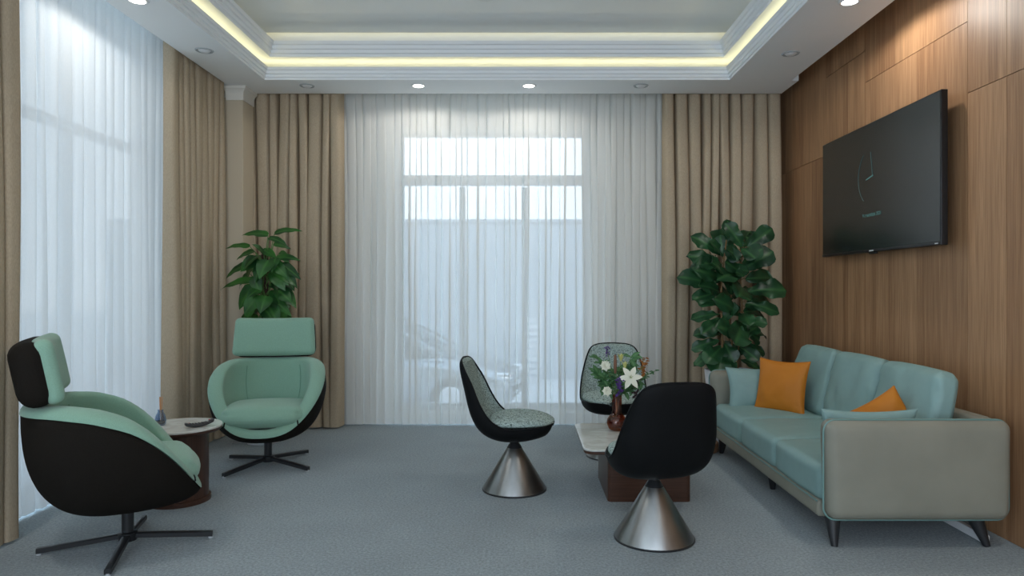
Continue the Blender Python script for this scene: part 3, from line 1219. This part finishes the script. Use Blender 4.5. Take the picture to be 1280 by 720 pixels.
t = thing('side_table', 'round marble-topped side table with walnut drum base between the mint armchairs', 'side table', (-2.12, 4.28, 0))
MB().lathe([(0, .462), (.247, .462), (.25, .459), (.25, .450)], 64).build('marble_top', 'marble', t)
MB().lathe([(.25, .4495), (.25, .440), (.238, .428), (.0, .428)], 64).build('wood_edge', 'walnut', t)
MB().lathe([(0, .0), (.172, .0), (.172, .427), (0, .427)], 64).build('drum_base', 'walnut_upright', t)
MB().lathe([(.172, .0), (.185, .0), (.185, .028), (.172, .03)], 64, cap=False).build('base_ring', 'walnut', t)

t = thing('pedestal_table', 'round brown wooden table base peeking out from behind the nearest black swivel chair', 'side table', (1.33, 5.66, 0))
MB().lathe([(0, 0), (.245, 0), (.25, .006), (.25, .06), (.243, .068), (0, .068)], 48).build('disc_base', 'tan_wood', t)
MB().lathe([(.05, .0685), (.035, .1), (.035, .34), (.05, .37)], 24).build('post', 'black_metal', t)
MB().lathe([(0, .371), (.14, .371), (.145, .376), (.145, .386), (0, .39)], 48).build('top', 'tan_wood', t)


# ------------------------------------------------------------------ remote, diffuser
t = thing('remote_control', 'dark grey curved remote control lying on the round marble side table', 'remote control', (-1.965, 4.225, .462), R(40))


def rf(p, q):
    hw = p.y * (1 - .12 * abs(q.x) ** 2 + .08 * q.x)
    return (p.x, hw, p.z + .010 + .018 * (q.x + .15) ** 2 * (1 if q.x > 0 else 1.0))


MB().rbox((0, 0, .002), (.165, .042, .020), .009, 8, rf).build('housing', 'remote_plastic', t, angle=180)
for i in range(5):
    for j in (-1, 0, 1):
        x = -.055 + i * .018
        MB().lathe([(.0045, 0), (.0045, .003), (0, .0035)], 10, Matrix.Translation((x, j * .011, .0215 + .018 * ((x / .0825) + .15) ** 2))).build('button', 'remote_red' if (i, j) == (0, 1) else 'tv_plastic', t)
for (x, y, m) in ((.06, .009, 'remote_red'), (.045, -.006, 'remote_white')):
    MB().lathe([(.006, 0), (.006, .003), (0, .004)], 12, Matrix.Translation((x, y, .0215 + .018 * ((x / .0825) + .15) ** 2))).build('button', m, t)

t = thing('reed_diffuser', 'small smoky glass bottle with orange reeds on the round marble side table', 'reed diffuser', (-2.225, 4.27, .462))
MB().lathe([(0, 0), (.022, 0), (.030, .01), (.033, .032), (.028, .060), (.017, .080), (.015, .092), (.018, .096), (.015, .096), (.013, .09), (.014, .08),
            (.024, .058), (.029, .032), (.025, .012), (0, .006)], 32, cap=False).build('bottle', 'smoke_glass', t)
MB().lathe([(0, .008), (.024, .012), (.028, .030), (.0, .030)], 28, cap=False).build('oil', 'oil', t)
for i, (dx, dy) in enumerate(((.003, .002), (-.002, .0), (.001, -.003))):
    MB().tube([(-dx, -dy, .012), (dx * 1.5, dy * 1.5, .095), (dx * 2.4, dy * 2.4, .175)], .0022, 6).build('reed', 'reed_orange', t)


# ------------------------------------------------------------------ sofa
SX, SY0, SY1, SZ = 1.49, 3.42, 5.62, .66
sofa = thing('sofa', 'three-seat sofa with teal cushions and cream leather frame along the wood wall', 'sofa', (1.95, 4.52, 0))
ox, oy = 1.95, 4.52


def arm(yc, sg):
    # rounded slab in side view, soft padded outer face
    def af(p, q):
        bulge = .012 * (1 - q.x ** 2) * (1 - q.z ** 2)
        return (p.x - .02 * (q.z * .5 - .5) * (1 if q.x < 0 else -.4), p.y + sg * bulge * (1 if q.y * sg > 0 else 0), p.z)
    o = MB().rbox((1.955 - ox, yc - oy, .40), (.93, .12, .50), .055, 10, af).build('arm', 'cream_leather', sofa, angle=180)
    # teal piping around the outer face
    y = yc - oy + sg * .052
    r_ = .062
    x0, x1, z0, z1 = 1.491 - ox, 2.412 - ox, .152, .650
    pts = []
    for (cx_, cz_, a0) in ((x1 - r_, z1 - r_, 0), (x0 + r_, z1 - r_, 90), (x0 + r_, z0 + r_, 180), (x1 - r_, z0 + r_, 270)):
        for k in range(9):
            a = R(a0 + 90 * k / 8)
            pts.append((cx_ + r_ * math.cos(a), y, cz_ + r_ * math.sin(a)))
    MB().tube([(p[0], yc - oy + sg * .022, p[2]) for p in pts], .0045, 6, closed=True).build('piping', 'teal_piping', o)


arm(3.48, -1)
arm(5.56, 1)
MB().rbox((1.53 - ox, 0, .182), (.07, 1.97, .085), .02, 6).build('front_rail', 'cream_leather', sofa)
MB().tube([(1.494 - ox, -.98, .222), (1.494 - ox, .98, .222)], .004, 6).build('rail_piping', 'teal_piping', sofa)
MB().rbox((2.36 - ox, 0, .40), (.12, 1.97, .49), .045, 6).build('back_frame', 'cream_leather', sofa)
MB().box((1.56 - ox, -.98, .15), (2.31 - ox, .98, .20)).build('seat_deck', 'black_leather', sofa)
for k in range(3):
    yc = 3.54 + .6533 * (k + .5) - oy

    def sf(p, q):
        z = p.z + (.022 * (1 - q.x ** 2) * (1 - q.y ** 4) if p.z > 0 else 0)
        x = p.x + (.010 * (1 - q.y ** 2) * (-1 if q.x < -.5 else 0)) + (.02 if (q.x < -.4 and p.z > 0) else 0) * 0
        z += .003 * noise.noise(Vector((p.x * 9, p.y * 9 + k * 7, p.z * 9)))
        return (x, p.y, z)
    MB().rbox((1.86 - ox, yc, .302), (.70, .646, .19), .045, 12, sf).build('seat_cushion', 'teal_leather', sofa, angle=180)
for k in range(3):
    yc = 3.615 + .628 * (k + .5) - oy
    T = Matrix.Translation((2.185 - ox, yc, .625)) @ Matrix.Rotation(R(13), 4, 'Y')

    def bf2(p, q):
        ax, ay, az = q.x, q.y, q.z
        puff = (1 - ay ** 4) * (1 - az ** 4)
        x = p.x * (.80 + .34 * puff)
        pinch = .03 * (abs(ay) ** 3) * (abs(az) ** 3)
        w = .012 * noise.noise(Vector((p.y * 7 + k * 9, p.z * 7, 2))) + .016 * noise.noise(Vector((p.y * 22 + k * 5, p.z * 14, 5))) * max(abs(ay), abs(az)) ** 2
        if p.x > 0:
            w = 0
        return (x + w, p.y * (1 - .04 * az ** 2 * (1 if az > 0 else .2)) - math.copysign(pinch, ay) * .3, p.z * (1 - .01 * ay ** 2) - math.copysign(pinch, az) * .3)
    o = MB().rbox((0, 0, 0), (.15, .622, .50), .05, 14, bf2, T).build('back_cushion', 'teal_leather', sofa, angle=180)
for (x, y, dx, dy) in ((1.58, 3.56, -.01, -.05), (1.58, 5.48, -.01, .03), (2.30, 3.56, .04, -.05), (2.30, 5.48, .03, .03), (1.62, 4.52, 0, 0)):
    MB().tube([(x - ox, y - oy, .155), (x + dx - ox, y + dy - oy, .0)], [.044, .016], 14).build('leg', 'black_metal', sofa)


def pillow(name, label, m, size, thick, T, seed, cat='cushion', group=None):
    a = size if isinstance(size, tuple) else (size, size)

    def pf(sg):
        def fn(u, w):
            x, y = u * 2 - 1, w * 2 - 1
            x, y = math.sin(x * math.pi / 2), math.sin(y * math.pi / 2)
            px_ = a[0] / 2 * x * (1 - .10 * (1 - y * y))
            py_ = a[1] / 2 * y * (1 - .10 * (1 - x * x))
            th = thick / 2 * ((1 - x ** 2) * (1 - y ** 2)) ** .38 * (.75 + .25 * (1 - x * x) * (1 - y * y))
            e = max(abs(x), abs(y))
            th += .012 * noise.noise(Vector((px_ * 9 + seed, py_ * 9, sg))) * (1 - e ** 6)
            th += .006 * noise.noise(Vector((px_ * 26 + seed, py_ * 26, sg))) * (1 - e ** 8)
            return (px_, py_, sg * max(th, .0015))
        return fn
    b = MB().grid(pf(1), 28, 28).grid(pf(-1), 28, 28)
    o = b.build(name, m, angle=180)
    o.matrix_world = T
    tag(o, label, cat, group)
    rim = []
    n = 28
    for k in range(n):
        rim.append(Vector(pf(1)(k / n, 0)))
    for k in range(n):
        rim.append(Vector(pf(1)(1, k / n)))
    for k in range(n):
        rim.append(Vector(pf(1)(1 - k / n, 1)))
    for k in range(n):
        rim.append(Vector(pf(1)(0, 1 - k / n)))
    for r_ in rim:
        r_.z = 0
    MB().tube(rim, .0035, 5, closed=True).build('seam', m, o)
    return o


def frame(loc, xdir, zdir):
    """matrix whose x axis = xdir, z axis = zdir"""
    x = Vector(xdir).normalized()
    z = Vector(zdir)
    z = (z - x * z.dot(x)).normalized()
    y = z.cross(x)
    M = Matrix((x, y, z)).transposed().to_4x4()
    M.translation = Vector(loc)
    return M


# teal bolster pillow on the far arm
pillow('scatter_cushion', 'teal leather cushion leaning on the far sofa arm near the fig', 'teal_leather', (.52, .33), .17,
       frame((1.83, 5.36, .53), (1, 0, 0), (0, -1, .25)), 3, group='teal scatter cushions')
pillow('scatter_cushion', 'square orange leather cushion standing upright on the far end of the sofa', 'orange_leather', .40, .15,
       frame((1.90, 5.12, .580), (.23, -.275, 0), Vector((.23, -.275, 0)).cross(Vector((.11, -.01, .34)))), 7, group='orange scatter cushions')
pillow('scatter_cushion', 'orange leather cushion partly hidden behind the near sofa arm', 'orange_leather', .35, .15,
       frame((2.00, 3.86, .52), (.75, -.25, .5), Vector((.75, -.25, .5)).cross(Vector((-.30, .25, .75)))), 11, group='orange scatter cushions')
pillow('scatter_cushion', 'teal leather cushion lying against the inside of the near sofa arm', 'teal_leather', (.50, .36), .15,
       frame((1.80, 3.64, .495), (1, 0, 0), (0, 1, .12)), 15, group='teal scatter cushions')
o = MB().rbox((0, 0, 0), (.03, 1.3, .045), .006, 4).build('pale_strip', 'white_plastic')  # pale strip low along the wall under the sofa
o.location = (2.36, 4.19, .0225)
tag(o, 'pale strip lying on the carpet under the sofa by its rear leg', 'plank')

# ------------------------------------------------------------------ television
tvY0, tvY1, tvZ0, tvZ1 = 4.0, 5.583, 1.553, 2.449
t = thing('television', 'large black flat-screen television mounted on the wood wall above the sofa', 'television', (2.40, (tvY0 + tvY1) / 2, (tvZ0 + tvZ1) / 2))
hw, hh = (tvY1 - tvY0) / 2, (tvZ1 - tvZ0) / 2
MB().rbox((.022, 0, 0), (.04, 2 * hw, 2 * hh), .004, 2).build('housing', 'tv_plastic', t)
MB().rbox((.06, 0, -.1), (.05, 2 * hw * .75, 2 * hh * .6), .01, 2).build('rear_housing', 'tv_plastic', t)
sc_ = MB().box((.0, -hw + .008, -hh + .022), (.0015, hw - .008, hh - .008)).build('screen', 'screen', t, smooth=False)
MB().rbox((.0, 0, -hh + .010), (.008, 2 * hw - .006, .016), .003, 2).build('bottom_bezel', 'tv_plastic', t)
# clock face drawn on the screen
pc = at(1091, 219, 2.4 * F / (1091 - CX))
cy, cz = pc.y - (tvY0 + tvY1) / 2, pc.z - (tvZ0 + tvZ1) / 2
Rr = .205
arc = [(-.001, cy + Rr * math.cos(R(a)), cz + Rr * math.sin(R(a))) for a in range(-52, 53, 4)]
MB().tube(arc, .0022, 5).build('clock_arc', 'screen_glow_dim', sc_)
MB().tube([(-.001, cy, cz - .012), (-.001, cy + .028, cz + .165)], .0032, 5).build('minute_hand', 'screen_glow_dim', sc_)
MB().tube([(-.001, cy - .006, cz), (-.001, cy + .088, cz - .018)], .0045, 5).build('hour_hand', 'screen_glow', sc_)
cu = bpy.data.curves.new('date_text', 'FONT')
cu.body = '9 сентября 2021'
cu.size = .034
cu.align_x = 'CENTER'
cu.extrude = .0003
cu.materials.append(MATS['screen_glow'])
o = bpy.data.objects.new('date_text', cu)
C.objects.link(o)
o.parent = sc_
pd = at(1090, 270, 2.4 * F / (1090 - CX))
o.location = (-.002, pd.y - (tvY0 + tvY1) / 2, pd.z - (tvZ0 + tvZ1) / 2)
o.rotation_euler = (math.pi / 2, 0, -math.pi / 2)
me_ = bpy.data.meshes.new_from_object(o)
me_.name = 'date_text'
o2 = bpy.data.objects.new('date_lettering', me_)
C.objects.link(o2)
o2.parent, o2.location, o2.rotation_euler = sc_, o.location, o.rotation_euler
bpy.data.objects.remove(o)
MB().box((-.0055, -.028, -hh + .006), (-.004, .028, -hh + .014)).build('logo_mark', 'logo_silver', t, smooth=False)
MB().box((-.0055, -hw + .02, -hh + .007), (-.004, -hw + .05, -hh + .013)).build('energy_mark', 'logo_silver', t, smooth=False)
MB().rbox((.01, -.0, -hh - .006), (.02, .09, .012), .004, 2).build('sensor', 'tv_plastic', t)
MB().box((.085, -.2, -.15), (.099, .2, .15)).build('wall_bracket', 'black_metal', t, smooth=False)


# ------------------------------------------------------------------ plants
def leaf(b, base, d, up, L, Wd, shape, droop=.25, fold=.18, wav=.06, seed=0, nu=12, nv=8):
    d = Vector(d).normalized()
    up = Vector(up)
    up = (up - d * up.dot(d))
    if up.length < 1e-3:
        up = d.orthogonal()
    up.normalize()
    sd = d.cross(up)

    def fn(u, w):
        v_ = w * 2 - 1
        wd = Wd / 2 * lerp_tab(shape, u)
        # curved midrib
        th = droop * u
        along = L * (math.sin(th * 2) / (2 * droop) if droop > 1e-4 else u)
        drop = -L * (1 - math.cos(th * 2)) / (2 * droop) if droop > 1e-4 else 0
        z = fold * abs(v_) * wd + wav * L * math.sin(u * 17 + seed) * v_ * v_ * .35 + wav * L * .3 * math.sin(u * 9 + seed * 2 + 2 * v_) * abs(v_)
        p = Vector(base) + d * along + up * (drop + z) + sd * (v_ * wd)
        return p

    def vn(u, w):
        v_ = abs(w * 2 - 1)
        return 1.0 if v_ < .05 else 0.0
    b.grid(fn, nu, nv, attr=vn)


FIG = [(0, .10), (.08, .34), (.2, .56), (.35, .68), (.5, .82), (.65, .98), (.78, 1.0), (.88, .86), (.95, .55), (1, .02)]
HEART = [(0, .45), (.06, .75), (.18, .98), (.32, 1.0), (.5, .88), (.68, .64), (.84, .33), (.95, .10), (1, .01)]
LANCE = [(0, .1), (.2, .7), (.45, 1), (.7, .75), (.9, .3), (1, .02)]


def place_leaf(b, sb, stem_pt, tip, dep_base, dep_tip, L_scale, shape, ratio, seed, pet=.3, face=None):
    """from a stem point to a tip point; the leaf occupies the outer part, a petiole the inner"""
    base = Vector(stem_pt)
    tipv = Vector(tip)
    d = tipv - base
    p = base + d * pet
    L = (d * (1 - pet)).length
    rnd = random.Random(seed)
    up = face or Vector((rnd.uniform(-.3, .3), -.75, .75))
    leaf(b, p, d, up, L * 1.08, L * ratio, shape, droop=.30, fold=.16, wav=.12, seed=seed * 1.7)
    mid = base.lerp(p, .5) + Vector((0, 0, .012))
    sb.tube([base, mid, p], [.004, .0035, .003], 5)


# fiddle-leaf fig : pixel guides of stem attachment and leaf tip (depth offset)
PY = 5.95
fig = thing('fiddle_leaf_fig', 'tall fig plant with broad dark leaves in a white pot behind the sofa end', 'potted plant', (1.76, PY, 0))
MB().lathe([(0, 0), (.145, 0), (.15, .01), (.205, .60), (.205, .612), (.19, .612), (.185, .58), (0, .58)], 40, cap=False).build('pot', 'pot_white', fig)
MB().lathe([(0, .588), (.10, .592), (.184, .582)], 30, cap=False).build('soil', 'soil', fig)
org = Vector((1.76, PY, 0))
stems = [[(902, 470), (903, 420), (901, 370), (905, 325), (908, 300)], [(921, 470), (925, 430), (928, 390), (925, 340), (930, 300)], [(912, 470), (914, 440), (916, 410)]]
sb = MB()
for k, st in enumerate(stems):
    pts = [at(x, y, PY + (-.04 if k == 0 else .05)) - org for x, y in st]
    sb.tube(pts, [.010 - .0012 * i for i in range(len(pts))], 8)
FL = [  # stem px, tip px, tip depth offset, width ratio
    (908, 305, 913, 279, -.05, .7), (930, 312, 912, 281, -.10, .60), (930, 312, 966, 285, -.06, .62), (926, 318, 938, 283, .10, .6),
    (904, 322, 872, 292, -.06, .52), (906, 325, 905, 285, .02, .95), (904, 330, 866, 315, -.10, .50), (904, 338, 864, 329, .05, .5),
    (926, 340, 962, 312, -.12, .8), (926, 332, 946, 310, -.18, .8), (904, 345, 900, 325, -.22, .8), (904, 352, 880, 333, -.2, .7),
    (903, 362, 856, 340, -.08, .55), (903, 366, 872, 368, -.15, .5), (926, 345, 905, 338, -.25, .7), (926, 358, 932, 362, -.28, .9),
    (927, 366, 982, 356, -.10, .62), (927, 350, 968, 343, .02, .7), (927, 378, 976, 386, -.08, .42), (926, 385, 968, 372, .10, .6),
    (903, 380, 878, 372, -.12, .6), (903, 392, 867, 394, -.05, .45), (903, 398, 884, 412, -.18, .6), (926, 400, 928, 420, -.30, .75),
    (927, 402, 956, 400, -.14, .62), (926, 412, 955, 424, .05, .6), (903, 414, 872, 414, -.08, .5), (903, 425, 868, 432, -.06, .45),
    (903, 440, 870, 450, -.10, .4), (903, 436, 898, 462, -.22, .85), (904, 432, 888, 446, -.2, .7), (922, 432, 945, 446, -.18, .6),
    (922, 438, 958, 434, .04, .5), (924, 420, 910, 404, -.28, .6), (914, 440, 912, 466, -.18, .7), (922, 448, 950, 458, -.05, .45),
    (903, 352, 884, 352, .1, .8), (926, 376, 945, 360, .12, .8), (914, 372, 914, 345, -.02, .8), (904, 405, 914, 380, -.1, .7),
    (926, 396, 905, 372, -.2, .6), (912, 420, 892, 398, .08, .8), (903, 450, 880, 440, .06, .7), (924, 446, 935, 425, .08, .7)]
rf_ = random.Random(5)
for _ in range(30):
    yy = rf_.uniform(300, 445)
    k_ = rf_.choice((0, 1))
    sx_ = (904, 926)[k_]
    an_ = rf_.uniform(0, 2 * math.pi)
    FL.append((sx_, yy, sx_ + 30 * math.cos(an_), yy - 6 - 14 * math.sin(an_), .16 * math.sin(an_ * 2 + k_), rf_.uniform(.6, .85)))
b = MB()
for i, (sx, sy, tx, ty, dz, ra) in enumerate(FL):
    s0 = at(sx, sy, PY) - org
    t0 = at(tx, ty, PY + dz * 1.0) - org
    rn = random.Random(i)
    L0 = (t0 - s0).length
    if L0 < .2:
        t0 = s0 + (t0 - s0) * (.2 / L0)
    place_leaf(b, sb, s0, t0, 0, 0, 1, FIG, ra * 1.02, i, pet=.12, face=Vector((rn.uniform(-.5, .5), -.6 - rn.random() * .5, .55)))
b.build('foliage', 'fig_leaf', fig, attr='vein', angle=180)
sb.build('stems', 'bark', fig)

# climbing plant on a moss pole
PY2 = 5.90
pot_x = -2.2
pth = thing('climbing_plant', 'leafy green climbing plant on a moss pole behind the forward-facing mint armchair', 'potted plant', (pot_x, PY2, 0))
org = Vector((pot_x, PY2, 0))
MB().lathe([(0, 0), (.13, 0), (.14, .01), (.17, .38), (.17, .40), (.155, .40), (.15, .37), (0, .37)], 40, cap=False).build('pot', 'pot_white', pth)
MB().lathe([(0, .378), (.08, .382), (.149, .372)], 30, cap=False).build('soil', 'soil', pth)
ptop = at(331, 318, PY2) - org
MB().tube([(ptop.x + .01, 0, .37), (ptop.x, 0, 1.0), (ptop.x, 0, ptop.z)], [.032, .03, .029], 14).build('moss_pole', 'moss_pole', pth)
PL = [  # petiole start, leaf base, leaf tip, tip depth, ratio
    (333, 325, 335, 294, 302, 285, -.05, .38), (338, 325, 343, 292, 372, 280, -.06, .36), (335, 322, 336, 297, 358, 300, -.14, .42),
    (332, 330, 312, 308, 280, 302, -.02, .30), (338, 330, 342, 305, 364, 306, .08, .5), (331, 335, 318, 314, 294, 318, -.12, .55),
    (333, 338, 330, 318, 325, 308, -.16, .6), (331, 335, 322, 320, 302, 330, -.22, .6), (333, 340, 336, 325, 322, 342, -.28, .75),
    (336, 345, 345, 322, 372, 318, -.10, .40), (336, 350, 350, 330, 374, 342, -.16, .42), (336, 350, 345, 322, 338, 335, -.24, .6),
    (330, 360, 309, 330, 277, 341, -.06, .36), (330, 368, 322, 350, 272, 349, -.10, .28), (330, 362, 312, 342, 292, 356, .05, .5),
    (336, 360, 340, 342, 372, 334, .02, .5), (336, 370, 341, 338, 352, 358, -.24, .55), (338, 375, 336, 356, 361, 357, -.12, .36),
    (330, 385, 318, 358, 293, 382, -.14, .62), (330, 380, 324, 362, 311, 366, -.26, .6), (333, 385, 332, 370, 326, 385, -.30, .75),
    (336, 390, 338, 372, 362, 388, -.20, .40), (330, 395, 320, 374, 300, 390, -.14, .6), (330, 398, 318, 382, 304, 398, -.2, .6),
    (336, 400, 342, 380, 358, 398, -.16, .7), (328, 405, 312, 390, 294, 404, -.02, .5), (338, 402, 350, 384, 362, 398, .0, .6),
    (333, 400, 330, 384, 342, 398, -.24, .7), (330, 420, 316, 404, 292, 418, -.05, .5), (336, 372, 350, 360, 345, 374, .1, .7),
    (331, 345, 325, 330, 308, 340, .1, .7), (338, 336, 350, 315, 364, 328, .12, .6), (336, 410, 345, 400, 365, 415, -.1, .6),
    (333, 352, 340, 335, 352, 346, -.18, .55), (333, 330, 328, 312, 345, 318, -.1, .6), (331, 370, 318, 345, 322, 364, -.2, .6)]
rp = random.Random(77)
for _ in range(34):
    yy = rp.uniform(325, 400)
    sx_ = rp.choice((-1, 1))
    bx_ = 333 + sx_ * rp.uniform(3, 16)
    PL.append((333, yy + 14, bx_, yy - 4, bx_ + sx_ * rp.uniform(8, 26), yy + rp.uniform(4, 18), rp.uniform(-.26, .16), rp.uniform(.5, .75)))
b, sb = MB(), MB()
for i, (ax, ay, bx, by, tx, ty, dz, ra) in enumerate(PL):
    a0 = at(ax, ay, PY2 - .03) - org
    b0 = at(bx, by, PY2 + dz * .55) - org
    t0 = at(tx, ty, PY2 + dz) - org
    rn = random.Random(i + 50)
    L = (t0 - b0).length
    if L < .14:
        t0 = b0 + (t0 - b0) * (.14 / L)
        L = .14
    leaf(b, b0, t0 - b0, Vector((rn.uniform(-.4, .4), -.65, .75)), L * 1.08, L * ra * 1.1, HEART, droop=.35, fold=.10, wav=.03, seed=i)
    sb.tube([a0, a0.lerp(b0, .5) + Vector((0, -.012, .008)), b0], [.005, .004, .003], 5)
sb.tube([Vector((ptop.x - .03, -.04, .37)), Vector((ptop.x - .03, -.05, .9)), at(331, 330, PY2 - .05) - org], [.009, .008, .005], 7)
b.build('foliage', 'pothos_leaf', pth, attr='vein', angle=180)
sb.build('stems', 'stem_green', pth)

# ------------------------------------------------------------------ vase and flowers
VX, VY = .628, 4.67
vase = thing('flower_vase', 'amber glass vase with round bulb and tall neck on the marble coffee table', 'vase', (VX, VY, TZ))
MB().lathe([(0, 0), (.03, 0), (.052, .012), (.066, .045), (.064, .075), (.045, .105), (.033, .115), (.033, .235), (.036, .24), (.030, .238),
            (.029, .12), (.042, .10), (.058, .072), (.060, .045), (.046, .018), (0, .01)], 40, cap=False).build('glass_body', 'amber_glass', vase)
MB().lathe([(0, .012), (.045, .02), (.058, .046), (.055, .07), (.0, .078)], 32, cap=False).build('amber_water', 'oil', vase)
mouth = Vector((VX, VY, TZ + .235))


def stem_to(sb, p, off=0.0):
    a = Vector((VX + off * .3, VY, TZ + .09))
    m_ = mouth + Vector((off, 0, 0))
    sb.tube([a, m_, m_.lerp(p, .5) + Vector((0, 0, .02)), p], [.003, .003, .0026, .0022], 6)


def flower(kind, px, py, dep, label, cat='flower', size=.05, group=None, tilt=(0, -1, .3)):
    p = at(px, py, VY + dep)
    names = {'lily': 'lily_flower', 'double': 'rose_flower', 'bud': 'lily_bud', 'spike': 'flower_spike', 'orchid': 'orchid_spray', 'catkin': 'cattail_head', 'dark': 'berry_sprig', 'leafy': 'leaf_sprig'}
    root = thing(names[kind], label, cat, (VX, VY, TZ + .09), 0, group)
    T0 = -Vector((VX, VY, TZ + .09))
    rn = random.Random(int(px * 7 + py))
    sb, b, b2 = MB(), MB(), MB()
    a = Vector((0, 0, 0))
    off = rn.uniform(-.015, .015)
    m_ = mouth + Vector((off, rn.uniform(-.015, .015), 0)) + T0
    q = p + T0
    sb.tube([a, m_, m_.lerp(q, .5) + Vector((0, 0, .015)), q], [.003, .003, .0026, .0022], 6)
    n = Vector(tilt).normalized()
    u = n.orthogonal().normalized()
    w = n.cross(u)
    mt = None
    if kind == 'lily':
        mt = 'petal_white'
        for k in range(6):
            an = k * math.pi / 3 + .3
            d = (u * math.cos(an) + w * math.sin(an)) + n * .28
            leaf(b, q, d, n, size, size * .46, LANCE, droop=.35, fold=.15, wav=.02, seed=k, nu=7, nv=4)
        for k in range(5):
            an = k * 1.256
            b2.tube([q, q + n * size * .4 + (u * math.cos(an) + w * math.sin(an)) * size * .15], .0014, 4)
    elif kind == 'double':
        mt = 'petal_white'
        for ring in range(4):
            for k in range(7):
                an = k * .9 + ring * .5
                d = (u * math.cos(an) + w * math.sin(an)) * (1 - ring * .22) + n * (.2 + ring * .4)
                leaf(b, q, d, n, size * (.75 - ring * .1), size * .5, HEART, droop=.4, fold=.2, wav=.08, seed=k + ring, nu=6, nv=4)
    elif kind == 'bud':
        mt = 'petal_yellow'
        for k in range(5):
            an = k * 1.256
            d = Vector((0, 0, 1)) + (Vector((math.cos(an), math.sin(an), 0))) * .35
            leaf(b, q, d, Vector((-math.cos(an), -math.sin(an), .3)), size, size * .42, LANCE, droop=.1, fold=.3, wav=.01, seed=k, nu=6, nv=4)
    elif kind in ('spike', 'orchid', 'dark'):
        mt = {'spike': 'petal_purple', 'orchid': 'petal_rust', 'dark': 'petal_dark'}[kind]
        ln = size
        for k in range(26):
            f_ = k / 25
            c_ = q + Vector((rn.uniform(-.3, .3) * ln * .55, rn.uniform(-.3, .3) * ln * .4, (f_ - .5) * ln))
            d = Vector((rn.uniform(-1, 1), rn.uniform(-1, .4), rn.uniform(-.4, .8)))
            leaf(b, c_, d, (0, -.5, 1), ln * .26, ln * .22, HEART, droop=.4, fold=.2, wav=.05, seed=k, nu=5, nv=4)
        sb.tube([q, q + Vector((0, 0, ln * .5))], .002, 5)
    elif kind == 'catkin':
        mt = 'catkin_brown'
        T = Matrix.Translation(q)
        b.lathe([(0, -size / 2), (.009, -size / 2 + .008), (.011, 0), (.009, size / 2 - .01), (0, size / 2)], 12, T)
    elif kind == 'leafy':
        mt = 'cut_leaf'
        for k in range(22):
            f_ = k / 21
            c_ = m_.lerp(q, .45 + .55 * f_)
            d = Vector((rn.uniform(-1, 1), rn.uniform(-.9, .3), rn.uniform(-.4, .9)))
            leaf(b, c_, d, (0, -.6, .8), size * 1.15, size * .5, LANCE, droop=.35, fold=.12, wav=.05, seed=k, nu=7, nv=4)
    sb.build('stem', 'stem_green', root)
    b.build('petals' if kind not in ('leafy', 'catkin', 'dark') else ('leaves' if kind != 'catkin' else 'seed_head'), mt, root, angle=180, attr='vein' if kind == 'leafy' else None)
    if kind == 'lily':
        b2.build('stamens', 'bud_green', root)
    return root


flower('lily', 788, 472, -.10, 'large white star-shaped lily at the middle of the bouquet', size=.085)
flower('double', 757, 457, -.05, 'white bloom high on the left side of the bouquet', size=.055)
flower('double', 759, 489, -.09, 'white bloom low on the left side of the bouquet', size=.05)
flower('bud', 781, 461, -.05, 'pale yellow opening lily bud above the star-shaped lily', size=.055)
flower('bud', 776, 452, .0, 'slim closed pale bud at the top of the bouquet', size=.06)
flower('spike', 774, 483, -.10, 'deep purple flower spike low in the middle of the bouquet', size=.10)
flower('spike', 759, 439, -.02, 'purple blossom at the top left of the bouquet', size=.065)
flower('orchid', 804, 458, -.02, 'rust-coloured flower spray at the right side of the bouquet', size=.11)
flower('catkin', 769, 455, -.06, 'brown velvety seed head standing upright in the bouquet', size=.13)
flower('dark', 795, 485, .02, 'dark berry sprig beside the neck of the black chair in the bouquet', size=.12)
for (px, py, dp, sz, lb) in ((748, 448, .0, .06, 'green sprig at the upper left of the bouquet'), (746, 466, -.04, .065, 'trailing green sprig at the lower left of the bouquet'),
                             (790, 444, .04, .07, 'long narrow green leaves at the upper right of the bouquet'), (766, 470, .05, .07, 'green sprig in the heart of the bouquet'),
                             (801, 476, .06, .06, 'green sprig behind the rust-coloured spray'), (753, 480, .03, .06, 'drooping green sprig over the left of the vase'),
                             (783, 488, .03, .06, 'green sprig around the vase neck'), (820, 463, .03, .03, 'thin green shoot reaching out furthest right of the bouquet')):
    flower('leafy', px, py, dp, lb, cat='foliage sprig', size=sz)
